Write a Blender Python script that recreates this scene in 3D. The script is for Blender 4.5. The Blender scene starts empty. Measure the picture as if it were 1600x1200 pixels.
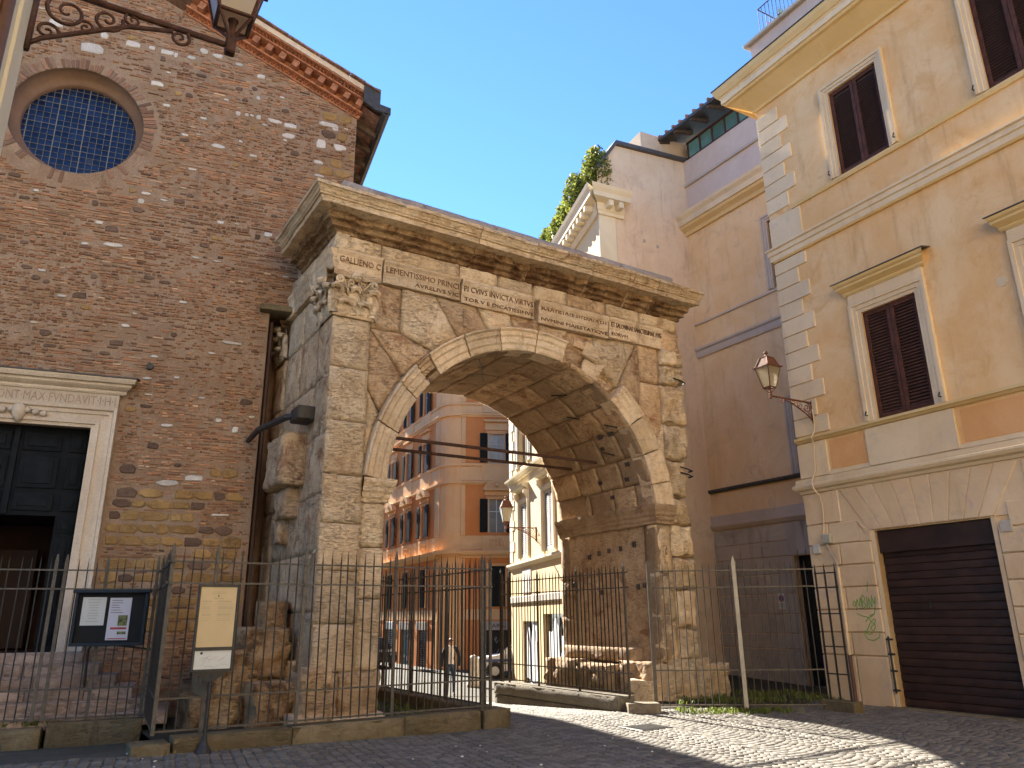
import bpy, bmesh, math, random
import numpy as np
from mathutils import Vector, Matrix, noise as mnoise

rnd = random.Random(7)
SC = bpy.context.scene
COL = SC.collection
RAD = math.radians

# ------------------------------------------------------------------ camera
F_PX, PITCH, ROLL, EYE = 1175.6, RAD(17.22), RAD(-0.639), 1.6
cp, sp = math.cos(PITCH), math.sin(PITCH)
cr, sr = math.cos(ROLL), math.sin(ROLL)
RW = Matrix(((cr, sr, 0), (-sr, cr, 0), (0, 0, 1))) @ Matrix(((1, 0, 0), (0, -sp, cp), (0, -cp, -sp)))
cam_data = bpy.data.cameras.new('camera')
cam_data.sensor_width = 36.0
cam_data.lens = 36.0 * F_PX / 1600.0
cam_data.clip_start = 0.05
cam_data.clip_end = 6000
cam = bpy.data.objects.new('camera', cam_data)
cam.matrix_world = Matrix.Translation((0, 0, EYE)) @ RW.transposed().to_4x4()
COL.objects.link(cam)
SC.camera = cam

# ------------------------------------------------------------------ sky and sun
SUN_EL, SUN_YAW = RAD(32.4), RAD(120.3)          # direction towards the sun, yaw from +X
world = bpy.data.worlds.new('World')
SC.world = world
world.use_nodes = True
wn = world.node_tree
sky = wn.nodes.new('ShaderNodeTexSky')
sky.sky_type = 'NISHITA'
sky.sun_disc = False
sky.sun_elevation = SUN_EL
sky.sun_rotation = RAD(90) - SUN_YAW
sky.air_density = 1.15
sky.dust_density = 0.0
sky.ozone_density = 10.0
bg = wn.nodes['Background']
wn.links.new(sky.outputs[0], bg.inputs[0])
bg.inputs[1].default_value = 0.066
sun_data = bpy.data.lights.new('sun', 'SUN')
sun_data.energy = 5.0
sun_data.angle = RAD(0.5)
sun_data.color = (1.0, 0.93, 0.82)
sun = bpy.data.objects.new('sun', sun_data)
tosun = Vector((math.cos(SUN_YAW) * math.cos(SUN_EL), math.sin(SUN_YAW) * math.cos(SUN_EL), math.sin(SUN_EL)))
sun.rotation_euler = tosun.to_track_quat('Z', 'Y').to_euler()
sun.location = tosun * 60
COL.objects.link(sun)
SC.view_settings.view_transform = 'Standard'
SC.view_settings.look = 'None'
SC.view_settings.gamma = 1
SC.view_settings.exposure = 2.38
SC.cycles.use_denoising = True
SC.cycles.max_bounces = 8
SC.cycles.diffuse_bounces = 5
SC.cycles.caustics_reflective = False
SC.cycles.caustics_refractive = False

# ------------------------------------------------------------------ helpers
class MB:
    """collects geometry for one mesh"""
    def __init__(s): s.v = []; s.f = []; s.m = []
    def add(s, vs, fs, mi=0):
        o = len(s.v); s.v += [tuple(p) for p in vs]
        s.f += [tuple(i + o for i in f) for f in fs]; s.m += [mi] * len(fs); return s
    def box(s, x0, x1, y0, y1, z0, z1, mi=0):
        return s.add([(x0,y0,z0),(x1,y0,z0),(x1,y1,z0),(x0,y1,z0),(x0,y0,z1),(x1,y0,z1),(x1,y1,z1),(x0,y1,z1)],
              [(3,2,1,0),(4,5,6,7),(0,1,5,4),(1,2,6,5),(2,3,7,6),(3,0,4,7)], mi)
    def cbox(s, x0, x1, y0, y1, z0, z1, c=.01, mi=0):
        c = min(c, (x1-x0)*.45, (y1-y0)*.45, (z1-z0)*.45)
        vs = []; idx = {}
        for i, x in enumerate((x0, x1)):
            for j, y in enumerate((y0, y1)):
                for k, z in enumerate((z0, z1)):
                    sx, sy, sz = (1-2*i)*c, (1-2*j)*c, (1-2*k)*c
                    for a, p in enumerate(((x, y+sy, z+sz), (x+sx, y, z+sz), (x+sx, y+sy, z))):
                        idx[i,j,k,a] = len(vs); vs.append(p)
        I = lambda *t: idx[t]
        fs = []
        fs.append((I(0,0,0,0),I(0,0,1,0),I(0,1,1,0),I(0,1,0,0))); fs.append((I(1,0,0,0),I(1,1,0,0),I(1,1,1,0),I(1,0,1,0)))
        fs.append((I(0,0,0,1),I(1,0,0,1),I(1,0,1,1),I(0,0,1,1))); fs.append((I(0,1,0,1),I(0,1,1,1),I(1,1,1,1),I(1,1,0,1)))
        fs.append((I(0,0,0,2),I(0,1,0,2),I(1,1,0,2),I(1,0,0,2))); fs.append((I(0,0,1,2),I(1,0,1,2),I(1,1,1,2),I(0,1,1,2)))
        for i in (0,1):
            for j in (0,1): fs.append((I(i,j,0,0),I(i,j,1,0),I(i,j,1,1),I(i,j,0,1)))
            for k in (0,1): fs.append((I(i,0,k,0),I(i,1,k,0),I(i,1,k,2),I(i,0,k,2)))
        for j in (0,1):
            for k in (0,1): fs.append((I(0,j,k,1),I(1,j,k,1),I(1,j,k,2),I(0,j,k,2)))
        for i in (0,1):
            for j in (0,1):
                for k in (0,1): fs.append((I(i,j,k,0),I(i,j,k,1),I(i,j,k,2)))
        return s.add(vs, fs, mi)
    def prism(s, poly, fn0, fn1, mi=0):
        """poly: 2-D points; fn0/fn1 map a 2-D point to the 3-D start and end cap"""
        n = len(poly); vs = [fn0(p) for p in poly] + [fn1(p) for p in poly]
        fs = [tuple(range(n)), tuple(range(2*n-1, n-1, -1))] + [(i, i+n, (i+1)%n+n, (i+1)%n) for i in range(n)]
        return s.add(vs, fs, mi)
    def xprism(s, prof, x0, x1, mi=0):
        """profile of (y,z) points extruded along x"""
        return s.prism(prof, lambda p: (x0, p[0], p[1]), lambda p: (x1, p[0], p[1]), mi)
    def tube(s, pts, r, n=6, mi=0, cap=True):
        pts = [Vector(p) for p in pts]; k = len(pts)
        rr = r if isinstance(r, (list, tuple)) else [r]*k
        vs = []; up = None
        for i, p in enumerate(pts):
            t = (pts[min(i+1,k-1)] - pts[max(i-1,0)])
            t = t.normalized() if t.length > 1e-9 else Vector((0,0,1))
            if up is None: up = Vector((0,0,1)) if abs(t.z) < .9 else Vector((1,0,0))
            a = t.cross(up)
            if a.length < 1e-6: a = t.cross(Vector((.3,.7,.2)))
            a.normalize(); b = a.cross(t).normalized(); up = b
            for j in range(n):
                w = 2*math.pi*(j+.5)/n
                vs.append(p + (a*math.cos(w) + b*math.sin(w))*rr[i])
        fs = [(i*n+j, i*n+(j+1)%n, (i+1)*n+(j+1)%n, (i+1)*n+j) for i in range(k-1) for j in range(n)]
        if cap: fs += [tuple(range(n-1,-1,-1)), tuple(range((k-1)*n, k*n))]
        return s.add(vs, fs, mi)
    def lathe(s, prof, n=12, c=(0,0,0), mi=0):
        vs = []; k = len(prof)
        for r, z in prof:
            for j in range(n):
                w = 2*math.pi*j/n; vs.append((c[0]+r*math.cos(w), c[1]+r*math.sin(w), c[2]+z))
        fs = [(i*n+j, i*n+(j+1)%n, (i+1)*n+(j+1)%n, (i+1)*n+j) for i in range(k-1) for j in range(n)]
        fs += [tuple(range(n-1,-1,-1)), tuple(range((k-1)*n, k*n))]
        return s.add(vs, fs, mi)
    def grid(s, fn, nu, nv, mi=0, flip=False):
        vs = [fn(i/nu, j/nv) for j in range(nv+1) for i in range(nu+1)]
        w = nu+1
        fs = [(j*w+i, j*w+i+1, (j+1)*w+i+1, (j+1)*w+i) for j in range(nv) for i in range(nu)]
        if flip: fs = [f[::-1] for f in fs]
        return s.add(vs, fs, mi)
    def mesh(s, name, mats, smooth=False, fix=True):
        me = bpy.data.meshes.new(name)
        me.from_pydata(s.v, [], s.f)
        for m in (mats if isinstance(mats, (list, tuple)) else [mats]): me.materials.append(m)
        if any(s.m): me.polygons.foreach_set('material_index', s.m)
        if smooth: me.polygons.foreach_set('use_smooth', [True]*len(s.f))
        if fix:
            bm = bmesh.new(); bm.from_mesh(me); bmesh.ops.recalc_face_normals(bm, faces=bm.faces); bm.to_mesh(me); bm.free()
        me.update(); return me
    def build(s, name, mats, parent=None, smooth=False, fix=True, kind=None, label=None, cat=None, group=None, loc=None, yaw=0):
        return link(name, s.mesh(name, mats, smooth, fix), parent, kind, label, cat, group, loc, yaw)

TF = [None]
def link(name, data, parent=None, kind=None, label=None, cat=None, group=None, loc=None, yaw=0):
    o = bpy.data.objects.new(name, data); COL.objects.link(o)
    if parent is not None: o.parent = parent
    if TF[0] and parent is not None and parent.data is None and 'category' in parent:
        a = RAD(TF[0][1]); l = loc or (0,0,0)
        o.location = (TF[0][0][0]+l[0]*math.cos(a)-l[1]*math.sin(a), TF[0][0][1]+l[0]*math.sin(a)+l[1]*math.cos(a), l[2]); o.rotation_euler = (0,0,a)
        loc = None
    if loc is not None: o.location = loc
    if yaw: o.rotation_euler = (0, 0, RAD(yaw))
    if kind: o['kind'] = kind
    if label: o['label'] = label
    if cat: o['category'] = cat
    if group: o['group'] = group
    return o

def thing(name, label, cat, loc=(0,0,0), yaw=0, group=None):
    return link(name, None, None, None, label, cat, group, loc, yaw)

def copy_tree(o, parent=None):
    c = o.copy(); COL.objects.link(c); c.parent = parent
    for ch in list(o.children): copy_tree(ch, c)
    return c

def frame(loc, yaw):
    a = RAD(yaw)
    u = Vector((math.cos(a), math.sin(a), 0)); d = Vector((-math.sin(a), math.cos(a), 0)); o = Vector((loc[0], loc[1], 0))
    return lambda x, y, z: o + u*x + d*y + Vector((0,0,z))

def fbm(p, sc=1.0, oct=4, seed=0):
    return mnoise.fractal(Vector((p[0]*sc+seed*7.31, p[1]*sc-seed*3.17, p[2]*sc+seed*1.7)), 1.0, 2.0, oct)

# ------------------------------------------------------------------ materials
class N:
    def __init__(s, name):
        s.m = bpy.data.materials.new(name); s.m.use_nodes = True; s.t = s.m.node_tree
        s.b = s.t.nodes['Principled BSDF']; s.pos = None
    def n(s, kind, **kw):
        x = s.t.nodes.new(kind)
        for k, v in kw.items():
            if k in x.inputs.keys() if isinstance(k, str) else False: pass
            setattr(x, k, v)
        return x
    def l(s, a, b): s.t.links.new(a, b)
    def coord(s, scale=(1,1,1), rnd_off=True, obj=False):
        if obj: src = s.n('ShaderNodeTexCoord').outputs['Object']
        else: src = s.n('ShaderNodeNewGeometry').outputs['Position']
        mp = s.n('ShaderNodeMapping'); mp.inputs['Scale'].default_value = scale
        s.l(src, mp.inputs['Vector'])
        if rnd_off:
            oi = s.n('ShaderNodeObjectInfo'); mu = s.n('ShaderNodeMath', operation='MULTIPLY'); mu.inputs[1].default_value = 37.0
            s.l(oi.outputs['Random'], mu.inputs[0]); s.l(mu.outputs[0], mp.inputs['Location'])
        return mp.outputs[0]
    def noise(s, vec, scale, detail=5, rough=.6, dist=0):
        x = s.n('ShaderNodeTexNoise'); x.inputs['Scale'].default_value = scale; x.inputs['Detail'].default_value = detail
        x.inputs['Roughness'].default_value = rough; x.inputs['Distortion'].default_value = dist
        s.l(vec, x.inputs['Vector']); return x.outputs['Fac']
    def ramp(s, fac, lo, hi):
        x = s.n('ShaderNodeMapRange'); x.inputs['From Min'].default_value = lo; x.inputs['From Max'].default_value = hi
        x.interpolation_type = 'SMOOTHSTEP'; s.l(fac, x.inputs['Value']); return x.outputs['Result']
    def mix(s, fac, a, b, mode='MIX'):
        x = s.n('ShaderNodeMix', data_type='RGBA', blend_type=mode)
        for sock, v in ((x.inputs[0], fac), (x.inputs[6], a), (x.inputs[7], b)):
            if isinstance(v, (int, float)): sock.default_value = v
            elif isinstance(v, tuple): sock.default_value = (*v, 1)
            else: s.l(v, sock)
        return x.outputs[2]
    def math(s, op, a, b=0.0):
        x = s.n('ShaderNodeMath', operation=op)
        for i, v in enumerate((a, b)):
            if isinstance(v, (int, float)): x.inputs[i].default_value = v
            else: s.l(v, x.inputs[i])
        return x.outputs[0]
    def bump(s, h, strength=.3, dist=.02):
        x = s.n('ShaderNodeBump'); x.inputs['Strength'].default_value = strength; x.inputs['Distance'].default_value = dist
        s.l(h, x.inputs['Height']); s.l(x.outputs[0], s.b.inputs['Normal'])
    def done(s, col, rough=.85, metal=0, spec=.3):
        if isinstance(col, tuple): s.b.inputs['Base Color'].default_value = (*col, 1)
        else: s.l(col, s.b.inputs['Base Color'])
        if isinstance(rough, (int, float)): s.b.inputs['Roughness'].default_value = rough
        else: s.l(rough, s.b.inputs['Roughness'])
        s.b.inputs['Metallic'].default_value = metal; s.b.inputs['Specular IOR Level'].default_value = spec
        return s.m

def vary(n, col, lo=.8, hi=1.15):
    oi = n.n('ShaderNodeObjectInfo')
    x = n.n('ShaderNodeMapRange'); x.inputs['To Min'].default_value = lo; x.inputs['To Max'].default_value = hi
    n.l(oi.outputs['Random'], x.inputs['Value'])
    c = n.n('ShaderNodeCombineColor'); 
    for i in range(3): n.l(x.outputs[0], c.inputs[i])
    return n.mix(1.0, col, c.outputs[0], 'MULTIPLY')

def plain(name, col, rough=.6, metal=0, var=.12, scale=6, bump=.1, spec=.3):
    n = N(name); v = n.coord(); a = n.noise(v, scale, 6)
    c = n.mix(n.ramp(a, .3, .7), tuple(x*(1-var) for x in col), tuple(min(1, x*(1+var)) for x in col))
    if bump: n.bump(n.noise(v, scale*6, 4), bump, .01)
    return n.done(vary(n, c, .82, 1.18), rough, metal, spec)

def stone(name, base, pale, dark, stain, strata=1.0, var=(.82, 1.14), bump=.5, stain_amt=.8, dark_lo=.55):
    n = N(name); v = n.coord(); vs = n.coord((1,1,5.5)); vz = n.coord((1,1,.22))
    c = n.mix(n.ramp(n.noise(v, 1.3, 6, .65), .35, .68), base, pale)
    c = n.mix(n.math('MULTIPLY', n.ramp(n.noise(v, 2.1, 8, .72, .6), dark_lo, dark_lo+.16), stain_amt), c, stain)
    c = n.mix(n.math('MULTIPLY', n.ramp(n.noise(vz, 2.6, 7, .7, .4), .56, .74), stain_amt*.75), c, dark)
    c = n.mix(n.math('MULTIPLY', n.ramp(n.noise(v, 6.5, 6, .75, .5), .46, .66), .42*stain_amt), c, stain)
    pits = n.math('MULTIPLY', n.ramp(n.noise(vs, 10, 6, .78, .7), .49, .64), n.ramp(n.noise(v, 1.9, 4, .6), .3, .6))
    c = n.mix(n.math('MULTIPLY', pits, .58*strata), c, dark)
    grain = n.noise(v, 34, 5, .75)
    c = n.mix(n.math('MULTIPLY', n.ramp(grain, .42, .68), .27), c, tuple(x*.38 for x in base))
    c = vary(n, c, *var)
    h = n.math('SUBTRACT', n.math('ADD', n.math('MULTIPLY', grain, .35), n.noise(v, 14, 6, .7)), n.math('MULTIPLY', pits, .9*strata))
    n.bump(h, bump*1.5, .03)
    return n.done(c, .92, 0, .15)

def plaster(name, base, pale, dark, patch=None, patch_amt=.6, streak=.5, bump=.12, scale=.8):
    n = N(name); v = n.coord(rnd_off=False); vz = n.coord((1,1,.12), rnd_off=False)
    c = n.mix(n.ramp(n.noise(v, scale, 8, .68, .5), .32, .7), base, pale)
    if patch: c = n.mix(n.math('MULTIPLY', n.ramp(n.noise(v, scale*1.9, 9, .72, .8), .52, .68), patch_amt), c, patch)
    c = n.mix(n.math('MULTIPLY', n.ramp(n.noise(vz, 3.5, 7, .7), .52, .78), streak), c, dark)
    g = n.noise(v, 38, 5, .7)
    c = n.mix(n.math('MULTIPLY', n.ramp(g, .45, .8), .14), c, tuple(x*.55 for x in base))
    c = n.mix(n.math('MULTIPLY', n.ramp(n.noise(v, 11, 7, .75, .6), .56, .72), streak*.55), c, dark)
    n.bump(n.math('ADD', n.math('MULTIPLY', g, .4), n.noise(v, 7, 6, .7)), bump, .02)
    return n.done(vary(n, c, .94, 1.06), .93, 0, .12)

def attr_mat(name, rough=.9, bump=.5, mul=.35, scale=60):
    n = N(name); a = n.n('ShaderNodeAttribute'); a.attribute_name = 'col'; v = n.coord(rnd_off=False)
    g = n.noise(v, scale, 5, .7)
    c = n.mix(n.math('MULTIPLY', n.ramp(g, .35, .75), mul), a.outputs['Color'], (.05,.03,.022))
    n.bump(g, bump, .012)
    return n.done(c, rough, 0, .15)

TRAV = stone('weathered_travertine', (.74,.55,.345), (.84,.69,.49), (.13,.078,.045), (.36,.2,.1))
TRAVS = stone('dressed_travertine', (.70,.53,.345), (.80,.66,.48), (.15,.09,.05), (.38,.215,.11), strata=.7, bump=.35, stain_amt=.8)
TRAVB = stone('brown_travertine', (.61,.42,.25), (.75,.56,.365), (.12,.06,.033), (.26,.115,.052), dark_lo=.5)
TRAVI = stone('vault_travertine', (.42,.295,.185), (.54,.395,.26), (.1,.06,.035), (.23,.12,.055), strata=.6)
TRAVP = stone('pale_travertine', (.58,.46,.34), (.66,.55,.43), (.34,.25,.18), (.46,.34,.25), strata=.2, stain_amt=.35, bump=.2)
STEPM = stone('pink_travertine', (.44,.31,.24), (.55,.42,.34), (.16,.12,.09), (.3,.2,.15), strata=1.0, stain_amt=.5)
TRAVJ = stone('shaded_dirty_jamb_travertine', (.36,.245,.15), (.46,.33,.215), (.1,.062,.038), (.22,.12,.065), strata=.6)  # shade of the passage and dirt both worked into this darker tone
TRAVD = stone('stained_shaded_travertine', (.34,.21,.11), (.52,.36,.2), (.055,.034,.02), (.14,.07,.034), stain_amt=1.0, dark_lo=.46)
KERBM = stone('mossy_kerb_stone', (.165,.125,.07), (.24,.19,.115), (.05,.045,.022), (.095,.085,.035), strata=.4)
COPING = stone('stained_coping', (.40,.34,.31), (.50,.44,.40), (.12,.1,.09), (.22,.17,.15), strata=.2)
MORTAR = stone('old_mortar', (.31,.20,.125), (.39,.275,.19), (.13,.085,.06), (.22,.125,.07), strata=.1, var=(1,1))
BRICK = attr_mat('old_brick')
TUFF = stone('yellow_tuff', (.36,.205,.075), (.46,.29,.125), (.13,.085,.05), (.2,.12,.06), strata=.3)
DTUFF = stone('brown_tuff', (.16,.098,.066), (.22,.14,.1), (.08,.05,.04), (.12,.07,.05), strata=.3)
MARBLE = stone('white_marble', (.62,.54,.47), (.74,.68,.62), (.4,.33,.28), (.5,.4,.32), strata=.1, stain_amt=.25)
COBBLE = stone('basalt_cobble', (.155,.142,.116), (.215,.198,.163), (.05,.048,.042), (.085,.075,.058), strata=0, var=(.72,1.25), bump=.35)
COBBLE.node_tree.nodes['Principled BSDF'].inputs['Roughness'].default_value = .72
COBBLE.node_tree.nodes['Principled BSDF'].inputs['Specular IOR Level'].default_value = .5
GROUND = stone('dirty_joint_ground', (.085,.079,.064), (.12,.11,.09), (.03,.03,.024), (.055,.06,.03), strata=0, var=(1,1))
SOIL = stone('dark_soil', (.05,.042,.03), (.08,.068,.046), (.02,.018,.013), (.035,.045,.018), strata=0, var=(1,1))
OCHRE = plaster('ochre_plaster', (.72,.445,.20), (.79,.585,.335), (.44,.25,.115), (.65,.365,.145), .7, streak=.55)
OCHRED = plaster('deep_ochre_plaster', (.62,.33,.135), (.68,.4,.19), (.34,.17,.07), streak=.3)
TRIM = plaster('cream_trim', (.66,.52,.335), (.74,.61,.42), (.38,.29,.185), (.56,.47,.36), .5, streak=.5)
TRIMY = plaster('yellow_trim', (.64,.46,.21), (.7,.53,.28), (.4,.26,.1), streak=.3)
TRIMG = plaster('grey_trim', (.46,.39,.33), (.54,.47,.4), (.22,.19,.18), streak=.4)
RUSTIC = plaster('rusticated_stucco', (.60,.445,.275), (.70,.55,.37), (.33,.235,.15), (.47,.38,.33), .7, streak=.4)
GREYR = plaster('grey_rusticated_stucco', (.40,.36,.315), (.48,.44,.39), (.16,.135,.12), (.24,.2,.175), .6, streak=.5)
WINGP = plaster('faded_orange_plaster', (.73,.495,.255), (.79,.60,.375), (.40,.255,.145), (.6,.43,.275), .8, streak=.5)
PINK = plaster('faded_pink_plaster', (.63,.475,.33), (.71,.575,.43), (.28,.2,.15), (.52,.395,.3), .7, streak=.5)
MAUVE = plaster('mauve_plaster', (.54,.42,.355), (.6,.49,.42), (.3,.21,.19), streak=.3)
YELLOW = plaster('cream_yellow_plaster', (.66,.50,.27), (.70,.56,.34), (.5,.36,.2), streak=.25)
YTRIM = plaster('pale_cream_trim', (.66,.58,.42), (.72,.65,.5), (.46,.38,.27), streak=.25)
REDOR = plaster('red_orange_plaster', (.68,.23,.065), (.72,.28,.09), (.33,.1,.04), streak=.3)
PEACH = plaster('peach_stucco', (.78,.44,.2), (.8,.5,.25), (.4,.2,.1), streak=.3)
NEARO = plaster('bright_orange_plaster', (.62,.23,.07), (.66,.27,.09), (.5,.17,.05), streak=.15)
IRON = plain('grey_iron', (.026,.022,.018), .6, .0, .25, 14, .2, .4)
IRONL = plain('bare_grey_iron', (.10,.084,.064), .6, .0, .25, 14, .2, .4)
IRONB = plain('black_iron', (.035,.033,.032), .5, .2, .25, 14, .2, .4)
RUST = plain('rusty_iron', (.15,.06,.032), .75, .1, .35, 20, .4)
DRUST = plain('dark_rusty_iron', (.07,.035,.026), .7, .1, .35, 20, .4)
LEAD = plain('grey_lead', (.085,.08,.078), .55, .3, .2, 10, .2)
SHUT = plain('brown_louvre_paint', (.08,.032,.021), .65, 0, .3, 8, .15, .2)
DSHUT = plain('dark_green_shutter', (.022,.024,.022), .8, 0, .3, 8, .1, .1)
ROLL = plain('dark_brown_roller', (.034,.016,.011), .5, .1, .35, 3, .15, .35)
DOORP = plain('blue_black_door_paint', (.008,.010,.012), .7, 0, .3, 6, .12, .12)
DARKIN = plain('dark_interior', (.03,.012,.008), .8, 0, .3, 2, 0)
TILE = plain('roof_tile', (.26,.14,.095), .9, 0, .35, 9, .4)
TERRA = plain('terracotta_brick', (.40,.165,.085), .9, 0, .3, 12, .4)
WOOD = plain('old_rafter_wood', (.10,.07,.05), .85, 0, .35, 12, .3)
PAPER = plain('white_paper', (.62,.63,.6), .7, 0, .03, 4, 0)
CREAMP = plain('cream_panel', (.60,.46,.26), .35, 0, .05, 3, 0)
INK = plain('grey_ink', (.30,.27,.2), .7, 0, .1, 8, 0)
INKD = plain('dark_ink', (.06,.05,.05), .7, 0, .1, 8, 0)
INKR = plain('red_ink', (.33,.05,.06), .7, 0, .1, 8, 0)
PHOTO = plain('dark_print', (.12,.13,.05), .6, 0, .8, 25, 0)
CARVE = plain('carved_shadowed_letter', (.17,.09,.045), .95, 0, .3, 10, 0)
CARVEP = plain('worn_carved_letter', (.3,.215,.15), .95, 0, .2, 10, 0)
GRAF = plain('green_spray_paint', (.16,.34,.07), .6, 0, .1, 8, 0)
GRAFK = plain('black_spray_paint', (.02,.02,.02), .6, 0, .1, 8, 0)
WHITEP = plain('white_plastic', (.58,.57,.53), .5, 0, .08, 8, .05)
WPAPER = plaster('torn_white_posters', (.60,.61,.63), (.68,.69,.71), (.3,.3,.32), (.4,.42,.46), .5, streak=.3)
CARW = plain('white_car_paint', (.66,.67,.69), .22, 0, .02, 2, 0, .5)
CARD = plain('dark_car_paint', (.03,.032,.04), .22, 0, .1, 2, 0, .5)
CARB = plain('blue_stripe', (.03,.06,.22), .3, 0, .05, 2, 0, .5)
RUBBER = plain('tyre_rubber', (.02,.02,.02), .8, 0, .1, 8, 0)
HUB = plain('wheel_metal', (.35,.35,.36), .35, .8, .1, 8, 0)
def glassm(name, col, rough=.06, spec=.9):
    n = N(name); v = n.coord()
    c = n.mix(n.noise(v, 2.5, 4), tuple(x*.6 for x in col), tuple(x*1.5 for x in col))
    n.bump(n.noise(v, 3.0, 3), .05, .02)
    return n.done(vary(n, c, .6, 1.5), rough, 0, spec)
BGLASS = glassm('blue_leaded_glass', (.006,.014,.05), .15, .35)
WGLASS = glassm('window_glass', (.05,.06,.07), .05)
CURT = glassm('curtained_glass', (.32,.31,.26), .1, .5)
TEALG = glassm('teal_glass', (.10,.2,.19), .08)
def lampglass():
    n = N('dusty_lamp_glass'); n.done((.48,.41,.27), .35, 0, .5)
    n.b.inputs['Transmission Weight'].default_value = .55; n.b.inputs['Alpha'].default_value = .9
    return n.m
LGLASS = lampglass()
def leafm(name, a, b):
    n = N(name); oi = n.n('ShaderNodeAttribute'); oi.attribute_name = 'col'
    v = n.coord(rnd_off=False); c = n.mix(n.noise(v, 3, 4), a, b)
    c = n.mix(1.0, c, oi.outputs['Color'], 'MULTIPLY')
    n.done(c, .55, 0, .35)
    tr = n.n('ShaderNodeBsdfTranslucent'); n.l(c, tr.inputs['Color']); mx = n.n('ShaderNodeMixShader'); mx.inputs[0].default_value = .45
    out = n.t.nodes['Material Output']; n.l(n.b.outputs[0], mx.inputs[1]); n.l(tr.outputs[0], mx.inputs[2]); n.l(mx.outputs[0], out.inputs['Surface'])
    return n.m
LEAF = leafm('ivy_leaf', (.13,.18,.035), (.24,.28,.07))
GRASS = leafm('grass_blade', (.12,.17,.03), (.2,.25,.06))
SKIN = plain('skin', (.45,.25,.17), .6, 0, .05, 8, 0)
JACKET = plain('navy_jacket', (.018,.022,.035), .8, 0, .2, 12, .2)
SHIRT = plain('white_shirt', (.66,.62,.6), .8, 0, .05, 12, .1)
JEANS = plain('blue_jeans', (.05,.08,.13), .85, 0, .3, 12, .2)
HAIR = plain('grey_hair', (.35,.33,.31), .7, 0, .2, 30, .2)
STONEB = plain('pale_stone', (.5,.44,.35), .85, 0, .15, 8, .3)

def attr_colors(me, cols_per_face):
    """one colour for each face, stored on the corners"""
    ca = me.color_attributes.new('col', 'FLOAT_COLOR', 'CORNER')
    tot = np.empty(len(me.polygons), dtype=np.int32); me.polygons.foreach_get('loop_total', tot)
    c = np.repeat(np.asarray(cols_per_face, dtype=np.float32), tot, axis=0)
    c = np.concatenate([c, np.ones((len(c), 1), np.float32)], axis=1)
    ca.data.foreach_set('color', c.ravel())

def text(name, body, mat, parent, x0, x1, z0, h, y, thick=.004, yaw=0, label=None):
    """flat lettering on a facade: fills x0..x1 at baseline z0 with letter height h"""
    cu = bpy.data.curves.new('tmp', 'FONT'); cu.body = body; cu.size = 1; cu.extrude = .5; cu.resolution_u = 2
    t = bpy.data.objects.new('tmp', cu); me = bpy.data.meshes.new_from_object(t)
    bpy.data.objects.remove(t); bpy.data.curves.remove(cu)
    n = len(me.vertices); co = np.empty(n*3, np.float32); me.vertices.foreach_get('co', co); co = co.reshape(-1, 3)
    mn, mx = co.min(0), co.max(0)
    out = np.empty_like(co)
    out[:, 0] = x0 + (co[:, 0]-mn[0])/(mx[0]-mn[0])*(x1-x0)
    out[:, 2] = z0 + (co[:, 1])/.72*h
    out[:, 1] = y - (co[:, 2]-mn[2])/(mx[2]-mn[2])*thick
    me.vertices.foreach_set('co', out.ravel()); me.materials.clear(); me.materials.append(mat); me.name = name; me.update()
    return link(name, me, parent, label=label)

def wall_open(mb, x0, x1, z0, z1, ops, y=0.0, depth=.2, mi=0):
    """vertical wall face at y with rectangular openings (ax,bx,az,bz) and reveals going back by depth"""
    xs = sorted({x0, x1, *[v for o in ops for v in o[:2] if x0 < v < x1]}); zs = sorted({z0, z1, *[v for o in ops for v in o[2:] if z0 < v < z1]})
    for i in range(len(xs)-1):
        for j in range(len(zs)-1):
            cx, cz = (xs[i]+xs[i+1])/2, (zs[j]+zs[j+1])/2
            if any(o[0] < cx < o[1] and o[2] < cz < o[3] for o in ops): continue
            mb.add([(xs[i],y,zs[j]),(xs[i+1],y,zs[j]),(xs[i+1],y,zs[j+1]),(xs[i],y,zs[j+1])], [(0,1,2,3)], mi)
    if depth <= 0: return
    for a, b, c, d in ops:
        a, b, c, d = max(a,x0), min(b,x1), max(c,z0), min(d,z1)
        Y = y+depth
        mb.add([(a,y,c),(a,y,d),(a,Y,d),(a,Y,c)], [(0,1,2,3)], mi); mb.add([(b,y,c),(b,Y,c),(b,Y,d),(b,y,d)], [(0,1,2,3)], mi)
        mb.add([(a,y,d),(b,y,d),(b,Y,d),(a,Y,d)], [(0,1,2,3)], mi); mb.add([(a,y,c),(a,Y,c),(b,Y,c),(b,y,c)], [(0,1,2,3)], mi)
        mb.add([(a,Y,c),(a,Y,d),(b,Y,d),(b,Y,c)], [(0,3,2,1)], mi)

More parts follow.
